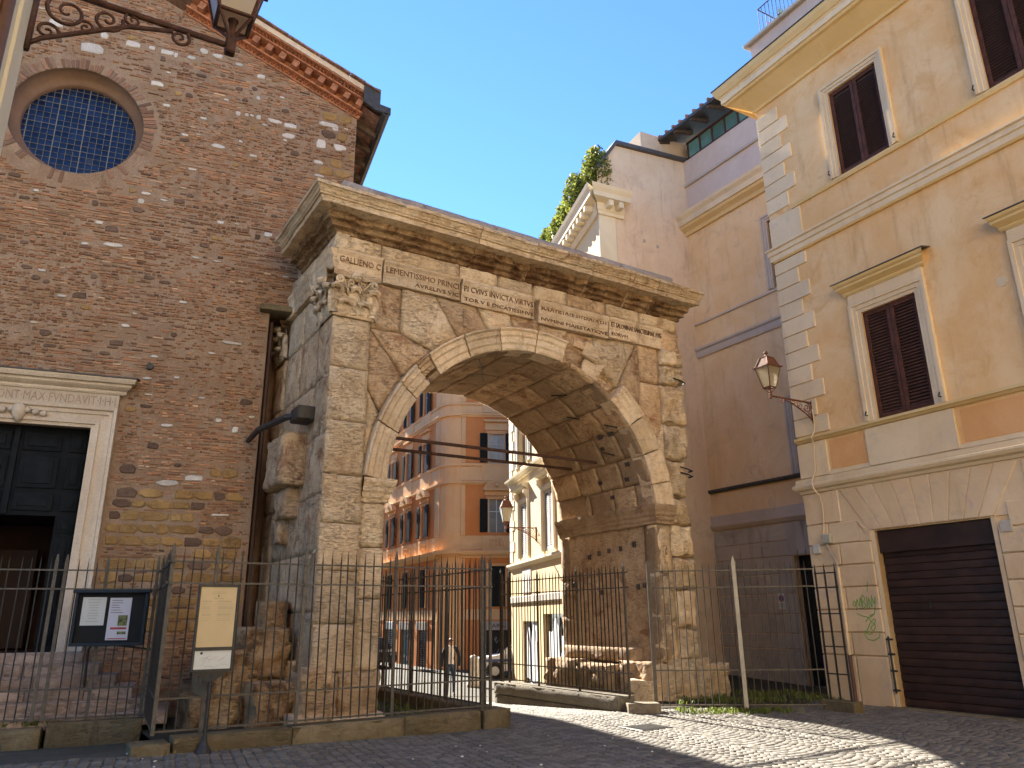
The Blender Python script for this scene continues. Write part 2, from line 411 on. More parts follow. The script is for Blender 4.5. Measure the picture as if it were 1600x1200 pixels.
def rough_patch(fn, out, depth, nu, nv, amp=.015, ch=.02, seed=0, steps=None, wob=.012, ns=2.2):
    """eroded stone: fn(u,v) is its face, out(u,v) the outward unit normal; edges worn back, sides go in by depth"""
    vs = []; W = nu+1
    seed = seed % 97
    for j in range(nv+1):
        for i in range(nu+1):
            u, v = i/nu, j/nv
            p = Vector(fn(u, v)); n = Vector(out(u, v))
            edge = min(i, nu-i, j, nv-j)
            a = fbm(p, ns, 4, seed)*amp + fbm(p, 11, 3, seed)*amp*.45
            if edge == 0: a -= ch*(1.0+.9*fbm(p, 5, 2, seed+3))
            elif edge == 1: a -= ch*.12
            if steps: a += steps(u, v)
            if wob and edge == 0:
                c = Vector(fn(.5, .5)); w = fbm(p, 4, 3, seed+5)*wob
                p = p + (c-p).normalized()*(abs(w)+.003)
            vs.append(p + n*a)
    fs = [(j*W+i, j*W+i+1, (j+1)*W+i+1, (j+1)*W+i) for j in range(nv) for i in range(nu)]
    ring = [i for i in range(nu+1)] + [j*W+nu for j in range(1, nv+1)] + [nv*W+i for i in range(nu-1, -1, -1)] + [j*W for j in range(nv-1, 0, -1)]
    base = len(vs); k = len(ring)
    for r in ring:
        j, i = divmod(r, W); vs.append(Vector(fn(i/nu, j/nv)) - Vector(out(i/nu, j/nv))*depth)
    fs += [(ring[q], base+q, base+(q+1) % k, ring[(q+1) % k]) for q in range(k)]
    return MB().add(vs, fs)

def rough_quad(p, out, depth, cell=.09, **kw):
    p = [Vector(q) for q in p]
    fn = lambda u, v: (p[0]*(1-u)+p[1]*u)*(1-v) + (p[3]*(1-u)+p[2]*u)*v
    nu = max(3, min(14, round(((p[1]-p[0]).length+(p[2]-p[3]).length)/2/cell))); nv = max(3, min(14, round(((p[3]-p[0]).length+(p[2]-p[1]).length)/2/cell)))
    return rough_patch(fn, lambda u, v: out, depth, nu, nv, **kw)

# ------------------------------------------------------------------ the lie of the land
ARCH_O, ARCH_YAW = (-3.049, 11.865), 32.4
AU = Vector((math.cos(RAD(ARCH_YAW)), math.sin(RAD(ARCH_YAW)), 0)); AD = Vector((-AU.y, AU.x, 0))
AW = frame(ARCH_O, ARCH_YAW)
def gz(x, y):
    d = AD.x*(x-ARCH_O[0]) + AD.y*(y-ARCH_O[1])
    z = float(np.interp(d, (-.75, 3.5, 10.5, 16), (0, -.2, -.72, -.82)))
    return z + .022*max(0, -x-1)*float(np.interp(d, (-1, 3), (1, 0))) if x < -1 else z

def ground_sheet():
    xs = [-2500,-600,-150,-60,-30] + [x*1.0 for x in range(-20, 21)] + [30,60,150,600,2500]
    ys = [-2500,-600,-150,-40,-10] + [y*1.0 for y in range(-2, 46)] + [60,100,200,600,2500]
    vs = [(x, y, gz(x, y)-.006) for y in ys for x in xs]; w = len(xs)
    fs = [(j*w+i, j*w+i+1, (j+1)*w+i+1, (j+1)*w+i) for j in range(len(ys)-1) for i in range(w-1)]
    return MB().add(vs, fs).build('ground', GROUND, kind='structure', smooth=True)
ground_sheet()

# street of basalt cobbles laid in fans
street = link('street', None, kind='structure')
def cobbles():
    W, p, A = 1.5, .118, .34
    out = []
    a = RAD(24); ca, sa = math.cos(a), math.sin(a)
    for c in range(-9, 10):
        for k in range(-20, 190):
            n = 12
            for q in range(n):
                u = (q+.5)/n-.5
                lx = (c+u)*W; ly = k*p - A*(1-(2*u)**2)
                th = math.atan(A*8*u/W)
                x = ca*lx - sa*ly + .6; y = sa*lx + ca*ly + 8.6
                if y < 7.9 or y > 25: continue
                if abs(x) > 1.2 + y*.78: continue
                d = AD.x*(x-ARCH_O[0]) + AD.y*(y-ARCH_O[1]); s = AU.x*(x-ARCH_O[0]) + AU.y*(y-ARCH_O[1])
                if d > -.9 and s < 2.7: continue
                if d > -.6 and s > 5.7: continue
                if d > 6 and not 1.5 < s < 7: continue
                out.append((x + rnd.gauss(0, .006), y + rnd.gauss(0, .006), th + a + rnd.gauss(0, .06)))
    return out
COB = cobbles()
def cob_shape(hw, hd, j):
    t = .86
    vs = [(-hw,-hd,-.03),(hw,-hd,-.03),(hw,hd,-.03),(-hw,hd,-.03)]
    vs += [(-hw*.97,-hd*.97,.0),(hw*.97,-hd*.97,.0),(hw*.97,hd*.97,.0),(-hw*.97,hd*.97,.0)]
    vs += [(-hw*t,-hd*t,.007+j),(hw*t,-hd*t,.007-j),(hw*t,hd*t,.007),(-hw*t,hd*t,.007+j)]
    fs = [(8,9,10,11)] + [(4+i,4+(i+1)%4,8+(i+1)%4,8+i) for i in range(4)] + [(i,(i+1)%4,4+(i+1)%4,4+i) for i in range(4)]
    return vs, fs
def lay_cobbles():
    def key(c): return -(1/(c[0]**2+c[1]**2+1.5)) if abs(c[0]) < .62*c[1] + .1 and c[1] > 8.6 else 1
    order = sorted(COB, key=key)
    protos = []
    for i in range(6):
        vs, fs = cob_shape(rnd.uniform(.055,.0595), rnd.uniform(.053,.057), rnd.uniform(-.0015,.0015))
        me = MB().add(vs, fs).mesh('cobblestone', COBBLE); me.polygons.foreach_set('use_smooth', [True]*len(me.polygons)); protos.append(me)
    for k, (x, y, th) in enumerate(order[:300]):
        o = link('cobblestone', protos[k % 6], street, loc=(x, y, gz(x, y)+rnd.uniform(-.003,.003)))
        o.rotation_euler = (rnd.gauss(0,.014), rnd.gauss(0,.014), th)
    VS, FS, CC = [], [], []
    for x, y, th in order[300:]:
        vs, fs = cob_shape(rnd.uniform(.054,.060), rnd.uniform(.052,.058), rnd.uniform(-.0015,.0015))
        c, s = math.cos(th), math.sin(th); z = gz(x, y) + rnd.uniform(-.003,.003); o = len(VS)
        tx, ty = rnd.gauss(0,.014), rnd.gauss(0,.014)
        VS += [(x+c*p[0]-s*p[1], y+s*p[0]+c*p[1], z+p[2]+tx*p[0]+ty*p[1]) for p in vs]; FS += [tuple(i+o for i in f) for f in fs]
        k = rnd.uniform(.68, 1.25); CC += [(.172*k, .158*k, .131*k)]*len(fs)
    me = bpy.data.meshes.new('cobblestones'); me.from_pydata(VS, [], FS); me.materials.append(COBM)
    me.polygons.foreach_set('use_smooth', [True]*len(FS)); attr_colors(me, CC); me.update()
    link('cobblestones', me, street, kind='stuff')
COBM = attr_mat('basalt_cobble_field', .72, .3, .4, 30)
COBM.node_tree.nodes['Principled BSDF'].inputs['Specular IOR Level'].default_value = .25
lay_cobbles()
def litter():
    for k in range(26):
        x = rnd.uniform(-5, 5); y = rnd.uniform(8.8, 11.5)
        r = rnd.uniform(.008, .022)
        MB().lathe([(r*.4,0),(r,r*.3),(r*.7,r*.8),(r*.1,r)], 6).build('fallen_petal', PAPER if k % 3 else STONEB, street, loc=(x, y, gz(x, y)+.012))
litter()

# ------------------------------------------------------------------ the Roman arch
arch = thing('stone_arch', 'weathered travertine Roman arch with carved inscription and overhanging cornice', 'arch', (*ARCH_O, 0), ARCH_YAW)
CX, CZ, RI, RO = 4.1, 3.6, 3.0, 3.44
OUT = Vector((0,-1,0))
seedc = [0]
def sd(): seedc[0] += 1; return seedc[0]
def ablock(name, x0, x1, z0, z1, y=0., mat=TRAV, depth=.3, parent=None, **kw):
    kw.setdefault('amp', .014)
    j = lambda: rnd.uniform(-.006, .006)
    p = [(x0+.004, y+j(), z0+.004+j()), (x1-.004, y+j(), z0+.004+j()), (x1-.004, y+j(), z1-.004+j()), (x0+.004, y+j(), z1-.004+j())]
    return rough_quad(p, OUT, depth, seed=sd(), **kw).build(name, mat, parent or arch, smooth=True)

# solid core behind the facing stones
def arch_core():
    mb = MB(); e = .05; f = .24
    def outline():
        pts = [(e, -.3), (CX-RI-e, -.3), (CX-RI-e, CZ)]
        n = 24
        for i in range(n+1):
            t = math.pi*(1-i/n); pts.append((CX+(RI+e)*math.cos(t), CZ+(RI+e)*math.sin(t)))
        pts += [(CX+RI+e, -.3), (8.02, -.3), (8.02, 8.1), (e, 8.1)]
        return pts
    # left pier, right pier and the spandrel wall over the ring, butted end to end
    mb.box(e, CX-RI-e, f, 3.38, -.3, CZ); mb.box(CX+RI+e, 8.0, f, 3.38, -.3, CZ)
    n = 26
    for i in range(n):
        t0, t1 = math.pi*(1-i/n), math.pi*(1-(i+1)/n); r = RI+e
        a = (CX+r*math.cos(t0), CZ+r*math.sin(t0)); b = (CX+r*math.cos(t1), CZ+r*math.sin(t1))
        mb.prism([a, b, (b[0], 8.1), (a[0], 8.1)], lambda p: (p[0], f, p[1]), lambda p: (p[0], 3.38, p[1]))
    mb.box(e, CX-RI-e, f, 3.38, CZ, 8.1); mb.box(CX+RI+e, 8.0, f, 3.38, CZ, 8.1)
    mb.box(e, 8.0, f, 3.3, 8.1, 8.66)
    mb.build('core', TRAVB, arch)
arch_core()

# left pilaster and pier strip
LC = [.84, 1.53, 2.32, 3.05, 3.82, 4.72, 5.63, 6.54]
for i in range(len(LC)-1):
    kw = dict(amp=.014, cell=.075, ch=.007, wob=.006)
    ablock('pilaster_block', -.0, .68, LC[i], LC[i+1], -.055, depth=.3, **kw)
PC = [.84, 1.9, 2.7, 3.41]
for i in range(3): ablock('pier_block', .68, 1.1, PC[i], PC[i+1], 0, TRAV, amp=.016, ch=.008, wob=.006)
# bulging worn foot of the left pier
foot = []
for (x0,x1,z0,z1,y,m,a) in ((-.16,.42,.12,.84,-.17,TRAVB,.05),(.42,1.12,.1,.86,-.09,TRAVB,.05),(-.3,.25,-.1,.3,-.26,TRAVB,.06),(.3,1.2,-.12,.25,-.2,TRAV,.05),(-.1,.3,.62,.92,-.22,TRAVB,.05)):
    ablock('foot_stone', x0, x1, z0, z1, y, m, depth=.5, amp=a, ch=.03, ns=4, wob=.05, cell=.06)
# strip above the impost beside the ring
def ring_pt(r, t): return (CX+r*math.cos(t), CZ+r*math.sin(t))

# archivolt segments, with three fasciae
def fascia(u, v):
    r = v
    return (.045 if r < .29 else .075 if r < .6 else .105 if r < .85 else .15)
def voussoir(t0, t1, r0=RI, r1=RO, mat=TRAV, y=0., st=fascia, **kw):
    t0, t1 = RAD(t0), RAD(t1)
    def fn(u, v):
        t = t0+(t1-t0)*u; r = r0+(r1-r0)*v
        return (CX+r*math.cos(t), y, CZ+r*math.sin(t))
    nu = max(4, int(abs(t1-t0)*r1/.09)); 
    return rough_patch(fn, lambda u, v: OUT, .35, nu, 12, seed=sd(), steps=st, **{'amp': .012, 'ch': .02, **kw}).build('archivolt_stone', TRAVS if mat is TRAV else mat, arch, smooth=False)
for t0, t1 in ((176,160),(159.7,146),(145.7,138.2),(132.5,118),(117.7,104),(103.7,89),(88.7,76.5),(50,37),(36.7,24),(23.7,12),(11.7,2)):
    voussoir(t0, t1)
voussoir(138, 132.8, 3.16, RO, TRAVB)                       # broken inner corner over the gap
for t0, t1, r0, r1, y, m in ((76,67,3.02,3.5,.10,TRAVB),(66.5,59,3.06,3.62,.02,TRAV),(58.5,50.5,3.0,3.5,.16,TRAVB),(69,63,3.42,3.75,-.07,TRAV),(73,68,3.5,3.72,-.02,TRAVB)):
    voussoir(t0, t1, r0, r1, m, y, None, amp=.06, ch=.04, ns=3)

# spandrel stones: from the ring out to the architrave and the pilasters
def bound(t, x0=.68, x1=7.5, zt=7.33):
    c, s = math.cos(t), math.sin(t); k = []
    if s > 1e-6: k.append((zt-CZ)/s)
    if c > 1e-6: k.append((x1-CX)/c)
    if c < -1e-6: k.append((x0-CX)/c)
    r = min(k); return (CX+r*c, CZ+r*s)
cl, crr = math.degrees(math.atan2(7.33-CZ, .68-CX)), math.degrees(math.atan2(7.33-CZ, 7.5-CX))
def spandrel(t0, t1, poly, mat, y):
    """stone between the ring (angles t0..t1) and an outer line given as points"""
    seg = [math.dist(poly[i], poly[i+1]) for i in range(len(poly)-1)]; tot = sum(seg)
    def along(u):
        q = u*tot
        for i, l in enumerate(seg):
            if q <= l+1e-9 or i == len(seg)-1: k = q/l; return (poly[i][0]*(1-k)+poly[i+1][0]*k, poly[i][1]*(1-k)+poly[i+1][1]*k)
            q -= l
    def fn(u, v):
        p = ring_pt(RO-.01, RAD(t0+(t1-t0)*u)); q = along(u)
        return (p[0]*(1-v)+q[0]*v, y, p[1]*(1-v)+q[1]*v)
    nu = max(4, min(14, int(tot/.08))); nv = max(3, min(14, int(math.dist(ring_pt(RO, RAD(t0)), poly[0])/.1)+3))
    rough_patch(fn, lambda u, v: OUT, .3, nu, nv, seed=sd(), amp=.024, ch=.02).build('spandrel_stone', mat, arch, smooth=True)
for t0, t1, poly, m, y in ((171,157,[(.69,4.2),(.69,5.35)],TRAV,0),(156.6,143,[(.69,5.37),(.69,6.44)],TRAVB,.012),(142.6,130,[(.69,6.45),(1.28,6.45)],TRAVB,0),(129.6,119,[(1.28,6.47),(1.29,7.33),(1.95,7.33)],TRAV,.0),
      (118.6,107,[(1.97,7.33),(2.85,7.33)],TRAVB,.01),(106.6,97,[(2.87,7.33),(3.6,7.33)],TRAV,0),(96.6,87,[(3.62,7.33),(4.3,7.33)],TRAVB,.014),(86.6,76,[(4.32,7.25),(5.0,7.25)],TRAVB,.02),(75.6,64,[(5.02,7.25),(5.7,7.25)],TRAVB,.05),
      (63.6,50.5,[(5.72,7.25),(6.88,7.33)],TRAV,.03),(50,38,[(6.9,7.33),(6.92,6.47)],TRAVB,0),(37.6,25,[(6.94,6.45),(7.49,6.45),(7.49,5.6)],TRAVB,.015),(24.6,13,[(7.49,5.58),(7.49,4.5)],TRAV,0)):
    spandrel(t0, t1, poly, m, y)
for x0, x1 in ((.69, 1.0), (7.2, 7.5)): ablock('pier_block', x0, x1, 3.83, 4.35, .03, TRAV)
for x0, x1 in ((.69, 1.27), (6.92, 7.49)): ablock('spandrel_stone', x0, x1, 6.46, 7.33, .008, TRAVB, amp=.02)

# right pier
RCZ = [.72, 1.36, 2.1, 2.75, 3.41, 3.98, 4.8, 5.6, 6.5]
RX = [8.15, 8.05, 8.1, 8.14, 8.1, 8.02, 8.12, 8.24, 8.2]
for i in range(8):
    p = [(7.5, -.035, RCZ[i]), (RX[i], -.02, RCZ[i]+.01), (RX[i+1], -.02, RCZ[i+1]-.01), (7.5, -.035, RCZ[i+1])]
    rough_quad(p, OUT, .35, cell=.07, seed=sd(), amp=.06, ch=.045, wob=.11, ns=4).build('pilaster_block', TRAV, arch, smooth=True)
    ablock('pier_edge_stone', 7.86, RX[i]-.02, RCZ[i]+.05, RCZ[i+1]-.08, .25, TRAVB, depth=.6, amp=.06, ch=.05, wob=.06)
for z0, z1 in ((.72,1.5),(1.5,2.45),(2.45,3.41)): ablock('pier_block', 7.1, 7.5, z0, z1, 0, TRAV, amp=.02)
for (x0,x1,z0,z1,y,a) in ((6.95,7.75,0,.7,-.2,.05),(7.75,8.62,-.02,.68,-.24,.06),(7.2,8.3,.62,.78,-.1,.04),(6.6,7.05,-.05,.42,-.02,.06)):
    ablock('foot_stone', x0, x1, z0, z1, y, TRAV, depth=.6, amp=a*1.1, ch=.03, ns=4, wob=.05, cell=.06)
# right jamb (faces the passage): recessed panel between two edge strips
LF = Vector((-1,0,0))
def side_block(name, x, y0, y1, z0, z1, mat=TRAVI, parent=None, out=LF, depth=.25, **kw):
    kw.setdefault('amp', .014)
    p = [(x, y1-.004, z0+.004), (x, y0+.004, z0+.004), (x, y0+.004, z1-.004), (x, y1-.004, z1-.004)]
    return rough_quad(p, out, depth, seed=sd(), **kw).build(name, mat, parent or arch, smooth=True)
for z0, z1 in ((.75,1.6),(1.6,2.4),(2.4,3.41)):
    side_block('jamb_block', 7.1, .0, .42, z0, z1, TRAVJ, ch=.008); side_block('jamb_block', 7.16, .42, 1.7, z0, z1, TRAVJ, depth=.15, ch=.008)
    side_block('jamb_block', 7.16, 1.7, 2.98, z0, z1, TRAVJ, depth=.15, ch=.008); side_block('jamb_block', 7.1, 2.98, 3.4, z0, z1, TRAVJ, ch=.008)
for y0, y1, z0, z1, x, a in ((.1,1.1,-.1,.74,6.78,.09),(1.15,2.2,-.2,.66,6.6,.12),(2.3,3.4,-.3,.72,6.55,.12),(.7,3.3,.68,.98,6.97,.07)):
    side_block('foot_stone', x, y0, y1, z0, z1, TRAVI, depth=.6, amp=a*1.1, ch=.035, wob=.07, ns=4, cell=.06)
# putlog holes in the jamb and the vault
def holes():
    for (y,z,s) in ((.75,3.05,.06),(1.2,3.0,.05),(1.6,2.98,.05),(1.95,2.95,.05),(2.3,2.9,.06),(.5,2.2,.05),(.7,2.18,.05),(1.9,2.1,.05),(2.9,2.3,.06)):
        MB().cbox(7.085, 7.2, y-s*.5, y+s*.5, z-s, z+s, .01).build('putlog_hole', INKD, arch)
    for (t,y,w) in ((31,1.1,.09),(36,1.0,.1),(36,.65,.09),(22,.55,.1),(16,.7,.1),(17,1.6,.09),(10,1.3,.09)):
        a = RAD(t); c = Vector((CX+(RI-.012)*math.cos(a), y, CZ+(RI-.012)*math.sin(a))); r = Vector((math.cos(a),0,math.sin(a))); tt = Vector((-r.z,0,r.x))
        vs = [c + tt*sx*w*.45 + Vector((0,sy*w*.7,0)) + r*k for k in (0,.1) for sx, sy in ((-1,-1),(1,-1),(1,1),(-1,1))]
        MB().add(vs, [(0,1,2,3),(4,5,6,7)] + [(i,(i+1)%4,4+(i+1)%4,4+i) for i in range(4)]).build('putlog_hole', INKD, arch)
holes()
# imposts
def impost(name, x0, x1, jamb=None):
    prof = [(0,3.41),(-.03,3.42),(-.03,3.47),(-.06,3.5),(-.06,3.56),(-.1,3.6),(-.1,3.66),(-.13,3.7),(-.15,3.74),(-.15,3.8),(.02,3.81)]
    n = 8
    def fn(u, v):
        k = v*(len(prof)-1); i = min(int(k), len(prof)-2); t = k-i
        y = prof[i][0]*(1-t)+prof[i+1][0]*t; z = prof[i][1]*(1-t)+prof[i+1][1]*t
        return y, z
    mb = MB()
    # path: along the front then round the corner along the jamb; mitred
    if jamb == 'right': path = [((x1, 0), (0,-1)), ((x0, 0), 'm'), ((x0, 3.4), (-1,0))]
    else: path = [((x0, 0), (0,-1)), ((x1, 0), 'p'), ((x1, 3.4), (1,0))]
    rows = []
    for seg in range(2):
        (a, na), (b, nb) = path[seg], path[seg+1]
        k = 6 if seg == 0 else 26
        for q in range(k+1):
            if seg == 1 and q == 0: continue
            u = q/k
            if seg == 0:
                x = a[0]+(b[0]-a[0])*u; row = []
                for (py, pz) in prof:
                    ox = 0
                    if u == 1: ox = py if jamb == 'right' else -py
                    row.append(Vector((x+ox, py, pz)))
            else:
                y = b[1]*u; row = [Vector((x0+py if jamb == 'right' else x1-py, y, pz)) for (py, pz) in prof]
            rows.append([p + Vector((fbm(p, 3, 3, 3), fbm(p, 3, 3, 9), fbm(p, 3, 3, 5)))*(.014 if seg == 0 else .02) for p in row])
    m = len(prof); vs = [p for r in rows for p in r]
    fs = [(i*m+j, i*m+j+1, (i+1)*m+j+1, (i+1)*m+j) for i in range(len(rows)-1) for j in range(m-1)]
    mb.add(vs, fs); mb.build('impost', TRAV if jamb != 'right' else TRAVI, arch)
impost('impost', 7.1, 7.56, 'right')
impost('impost', .67, 1.1, 'left')
# coffer of vault stones (underside of the arch)
def vault():
    ys = [0.0, .62, 1.45, 2.3, 3.4]; ts = [2, 13, 24, 36, 48, 60, 72, 85, 98, 111, 124, 137, 150, 164, 178]
    for i in range(len(ts)-1):
        off = .3 if i % 2 else 0
        yy = [0, *[min(3.35, max(.05, y+off-rnd.uniform(0,.2))) for y in ys[1:-1]], 3.4]
        for j in range(4):
            t0, t1, y0, y1 = RAD(ts[i]+.12), RAD(ts[i+1]-.12), yy[j]+.004, yy[j+1]-.004
            def fn(u, v): t = t0+(t1-t0)*u; return (CX+RI*math.cos(t), y0+(y1-y0)*v, CZ+RI*math.sin(t))
            def no(u, v): t = t0+(t1-t0)*u; return Vector((-math.cos(t), 0, -math.sin(t)))
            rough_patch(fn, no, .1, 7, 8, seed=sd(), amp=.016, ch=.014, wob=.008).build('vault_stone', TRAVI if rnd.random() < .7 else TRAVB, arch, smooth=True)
vault()
# tie rods across the opening, each with a plate at its end
for y in (1.49, 2.45):
    r = MB().tube([(CX-RI-.3, y, 4.92), (CX+RI+.05, y, 4.92)], .034, 8).build('tie_rod', DRUST, arch)
for t, y0, y1 in ((38, .3, .62), (47, 1.2, 1.5), (60, .9, 1.3), (27, .8, 1.15)):
    a = RAD(t); MB().tube([(CX+(RI-.03)*math.cos(a), y0, CZ+(RI-.03)*math.sin(a)), (CX+(RI-.03)*math.cos(a+.05), y1, CZ+(RI-.03)*math.sin(a+.05))], .014, 6).build('iron_clamp', IRONB, arch)
for z in (4.62, 4.5, 6.62): MB().tube([(7.82,-.08,z+.03),(8.0,-.1,z),(8.22,-.03,z-.02),(8.24,.1,z-.02)], .016, 6).build('iron_clamp', IRONB, arch)
MB().tube([(CX-1.1, .2, CZ+2.72),(CX+.0,1.9,CZ+2.93)],.012,5).build('cable', IRONB, arch)

# entablature: five inscribed architrave slabs, frieze stones, cornice
SL = [(-.0,.845,7.36,7.78,'GALLIENO C',''),(.87,2.43,7.34,7.78,'LEMENTISSIMO PRINCI','  AVRELIVS VIC'),(2.46,4.12,7.3,7.78,'PI CVIVS INVICTA VIRTVS','TOR V E DICATISSIMVS'),
      (4.23,6.03,7.26,7.74,'SOLA PIETATE SVPERATA EST','NVMINI MAIESTATIQVE'),(6.06,7.58,7.3,7.76,'ET SALONINAE SANCTISSIMAE AVG','EORVM')]
ARCHI = []
for x0, x1, z0, z1, t1, t2 in SL:
    zm = 7.5
    st = lambda u, v: (.0 if v < .4 else .018 if v < .8 else .05 if v < .9 else .065)
    b = rough_quad([(x0,-.06,z0),(x1,-.06,z0),(x1,-.06,z1),(x0,-.06,z1)], OUT, .35, cell=.05, seed=sd(), amp=.006, ch=.016, steps=st, wob=.012).build('architrave_slab', TRAVS, arch, smooth=False)
    text('inscription', t1, CARVE, b, x0+.05, x1-.04, 7.54, .115, -.074, .016)
    if t2: text('inscription', t2, CARVE, b, x0+(.62 if 'AVREL' in t2 else .06), (x0+.5 if t2 == 'EORVM' else x1-.03), z0+.055, .075, -.058, .014)
FZ = [0,.84,2.44,3.3,4.13,5.0,6.05,7.0,8.12]
for i in range(len(FZ)-1):
    ablock('frieze_stone', FZ[i]+(.05 if i == 4 else .005), FZ[i+1]-.005, 7.79 if i not in (4,5) else 7.76, 8.12, -.03, TRAVB if i in (5,) else TRAV, amp=.014)
ablock('corner_frieze_stone', 7.6, 8.18, 7.3, 7.8, -.02, TRAVB, amp=.05, ch=.05)
for x0,x1,z0,z1,y,a in ((7.52,7.95,6.5,6.95,-.05,.08),(7.8,8.22,6.55,7.0,-.02,.09),(7.55,8.0,6.95,7.34,-.08,.09),(7.9,8.24,6.98,7.32,-.03,.1)):
    ablock('eroded_capital_stone', x0, x1, z0, z1, y, TRAV, amp=a, ch=.06, ns=5, wob=.05, cell=.05)

CP = [(0,8.07),(-.05,8.09),(-.07,8.15),(-.15,8.17),(-.15,8.22),(-.17,8.25),(-.26,8.27),(-.26,8.33),(-.28,8.38),(-.46,8.40),(-.46,8.50),(-.495,8.505),(-.50,8.535),(-.515,8.54),(-.535,8.585),(-.575,8.63),(-.60,8.635),(-.60,8.70),(0,8.735)]
def cornice_row(make, seed, ero):
    row = []
    for k, (py, pz) in enumerate(CP):
        p = make(py, pz)
        low = 1 if k < 9 else .12
        e = fbm(p, 3.2, 4, seed)*.035*low*ero + fbm(p, 13, 3, seed)*.02*low + (fbm(p, 17, 3, seed)*.007 if k >= 9 else 0)
        chip = max(0, fbm(p, 3.0, 3, seed+6)-.42)*.25 if k >= 12 else 0
        q = make(py*(1-max(0, fbm(p, 2.1, 3, seed+4))*.55*low*ero - chip) + e, pz + fbm(p, 4, 2, seed+8)*.004)
        row.append(q)
    return row
def cornice_seg(rows, name='cornice_stone', mat=TRAV, dz=0):
    m = len(CP); vs = [Vector(p)+Vector((0,0,dz)) for r in rows for p in r]
    fs = [(i*m+j, i*m+j+1, (i+1)*m+j+1, (i+1)*m+j) for i in range(len(rows)-1) for j in range(m-1)]
    mb = MB().add(vs, fs); mb.add(rows[0] and [Vector(p)+Vector((0,0,dz)) for p in rows[0]], [tuple(range(m))]); mb.add([Vector(p)+Vector((0,0,dz)) for p in rows[-1]], [tuple(range(m))])
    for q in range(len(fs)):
        if q % (m-1) < 8: mb.m[q] = 1  # bed mouldings darker: stone crust plus some shadow painted into the colour
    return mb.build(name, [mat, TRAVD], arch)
CS = [0, 2.62, 3.9, 5.35, 6.45, 7.15, 8.15]
for i in range(len(CS)-1):
    n = max(6, int((CS[i+1]-CS[i])/.07)); rows = []; s0 = 20+i; dy = rnd.uniform(-.015,.015)
    for q in range(n+1):
        x = CS[i]+.006+(CS[i+1]-CS[i]-.012)*q/n
        def mk(py, pz, x=x, q=q):
            xx = x
            if i == 0 and q == 0: xx = py
            if i == len(CS)-2 and q == n: xx = 8.12 - py*.7
            return Vector((xx, py+dy, pz))
        rows.append(cornice_row(mk, s0, 1.2 if 0 < i else .75))
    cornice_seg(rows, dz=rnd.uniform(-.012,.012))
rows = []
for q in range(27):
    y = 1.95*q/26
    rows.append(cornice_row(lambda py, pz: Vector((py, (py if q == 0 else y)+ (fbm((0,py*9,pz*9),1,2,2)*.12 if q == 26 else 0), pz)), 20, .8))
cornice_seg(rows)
# coping laid on top
for x0, x1 in ((.06,1.7),(1.7,3.3),(3.3,5.0),(5.0,6.6),(6.6,8.14)):
    n = 10
    rough_patch(lambda u, v: (x0+.003+(x1-x0-.006)*u, .0, 8.7+.5*v), lambda u, v: OUT, 3.2, n, 5, seed=sd(), amp=.012, ch=.015).build('coping_stone', COPING, arch, smooth=True)
MB().box(.09, 8.1, .03, 3.2, 8.66, 9.17).build('coping_core', COPING, arch)

# left flank of the arch
for z0, z1 in ((.84,1.7),(1.7,2.6),(2.6,3.5),(3.5,4.5),(4.5,5.5),(5.5,6.54)):
    for y0, y1 in ((-.05,.68),(.68,1.75),(1.75,2.7),(2.7,3.4)):
        side_block('flank_block', -.005 if y1 < .7 or y0 > 2.6 else .03, y0, y1, z0, z1, TRAVB, amp=.016, ch=.008, wob=.008)
for y0, y1 in ((.7,1.7),(1.7,2.7)): side_block('flank_block', .02, y0, y1, 6.54, 7.34, TRAV)
for y0, y1 in ((-.06,1.1),(1.1,2.2),(2.2,3.4)):
    p = [(-.06, y1, 7.34), (-.06, y0, 7.34), (-.06, y0, 7.78), (-.06, y1, 7.78)]
    rough_quad(p, LF, .3, cell=.06, seed=sd(), amp=.006, ch=.016, steps=lambda u, v: (.0 if v < .4 else .018 if v < .8 else .05 if v < .9 else .065)).build('architrave_slab', TRAV, arch)
    side_block('frieze_stone', -.03, y0, y1, 7.79, 8.12, TRAV)
# stumps of the lost side arch, broken off
for y0,y1,z0,z1,x,a,d in ((1.0,2.1,3.78,4.7,-.38,.04,.5),(1.25,1.95,3.25,3.8,-.2,.05,.4),(1.7,2.1,2.85,3.3,-.14,.05,.3),(.7,1.5,.1,1.0,-.16,.08,.5),(1.5,2.3,.0,1.5,-.15,.09,.5),(.1,.8,-.1,.6,-.12,.09,.4)):
    side_block('broken_stump', x, y0, y1, z0, z1, TRAVB, depth=d, amp=a, ch=.035, wob=.06, ns=4, cell=.06)
    mbx = MB()
MB().tube([(-.62,2.5,4.78),(-.6,1.9,4.86),(-.35,1.0,4.93),(-.06,.75,4.95)], [.05,.055,.06,.05], 8).build('iron_strap', IRONB, arch)
MB().cbox(-.3,.02,.55,1.0,4.82,5.06,.02).build('iron_strap', IRONB, arch)
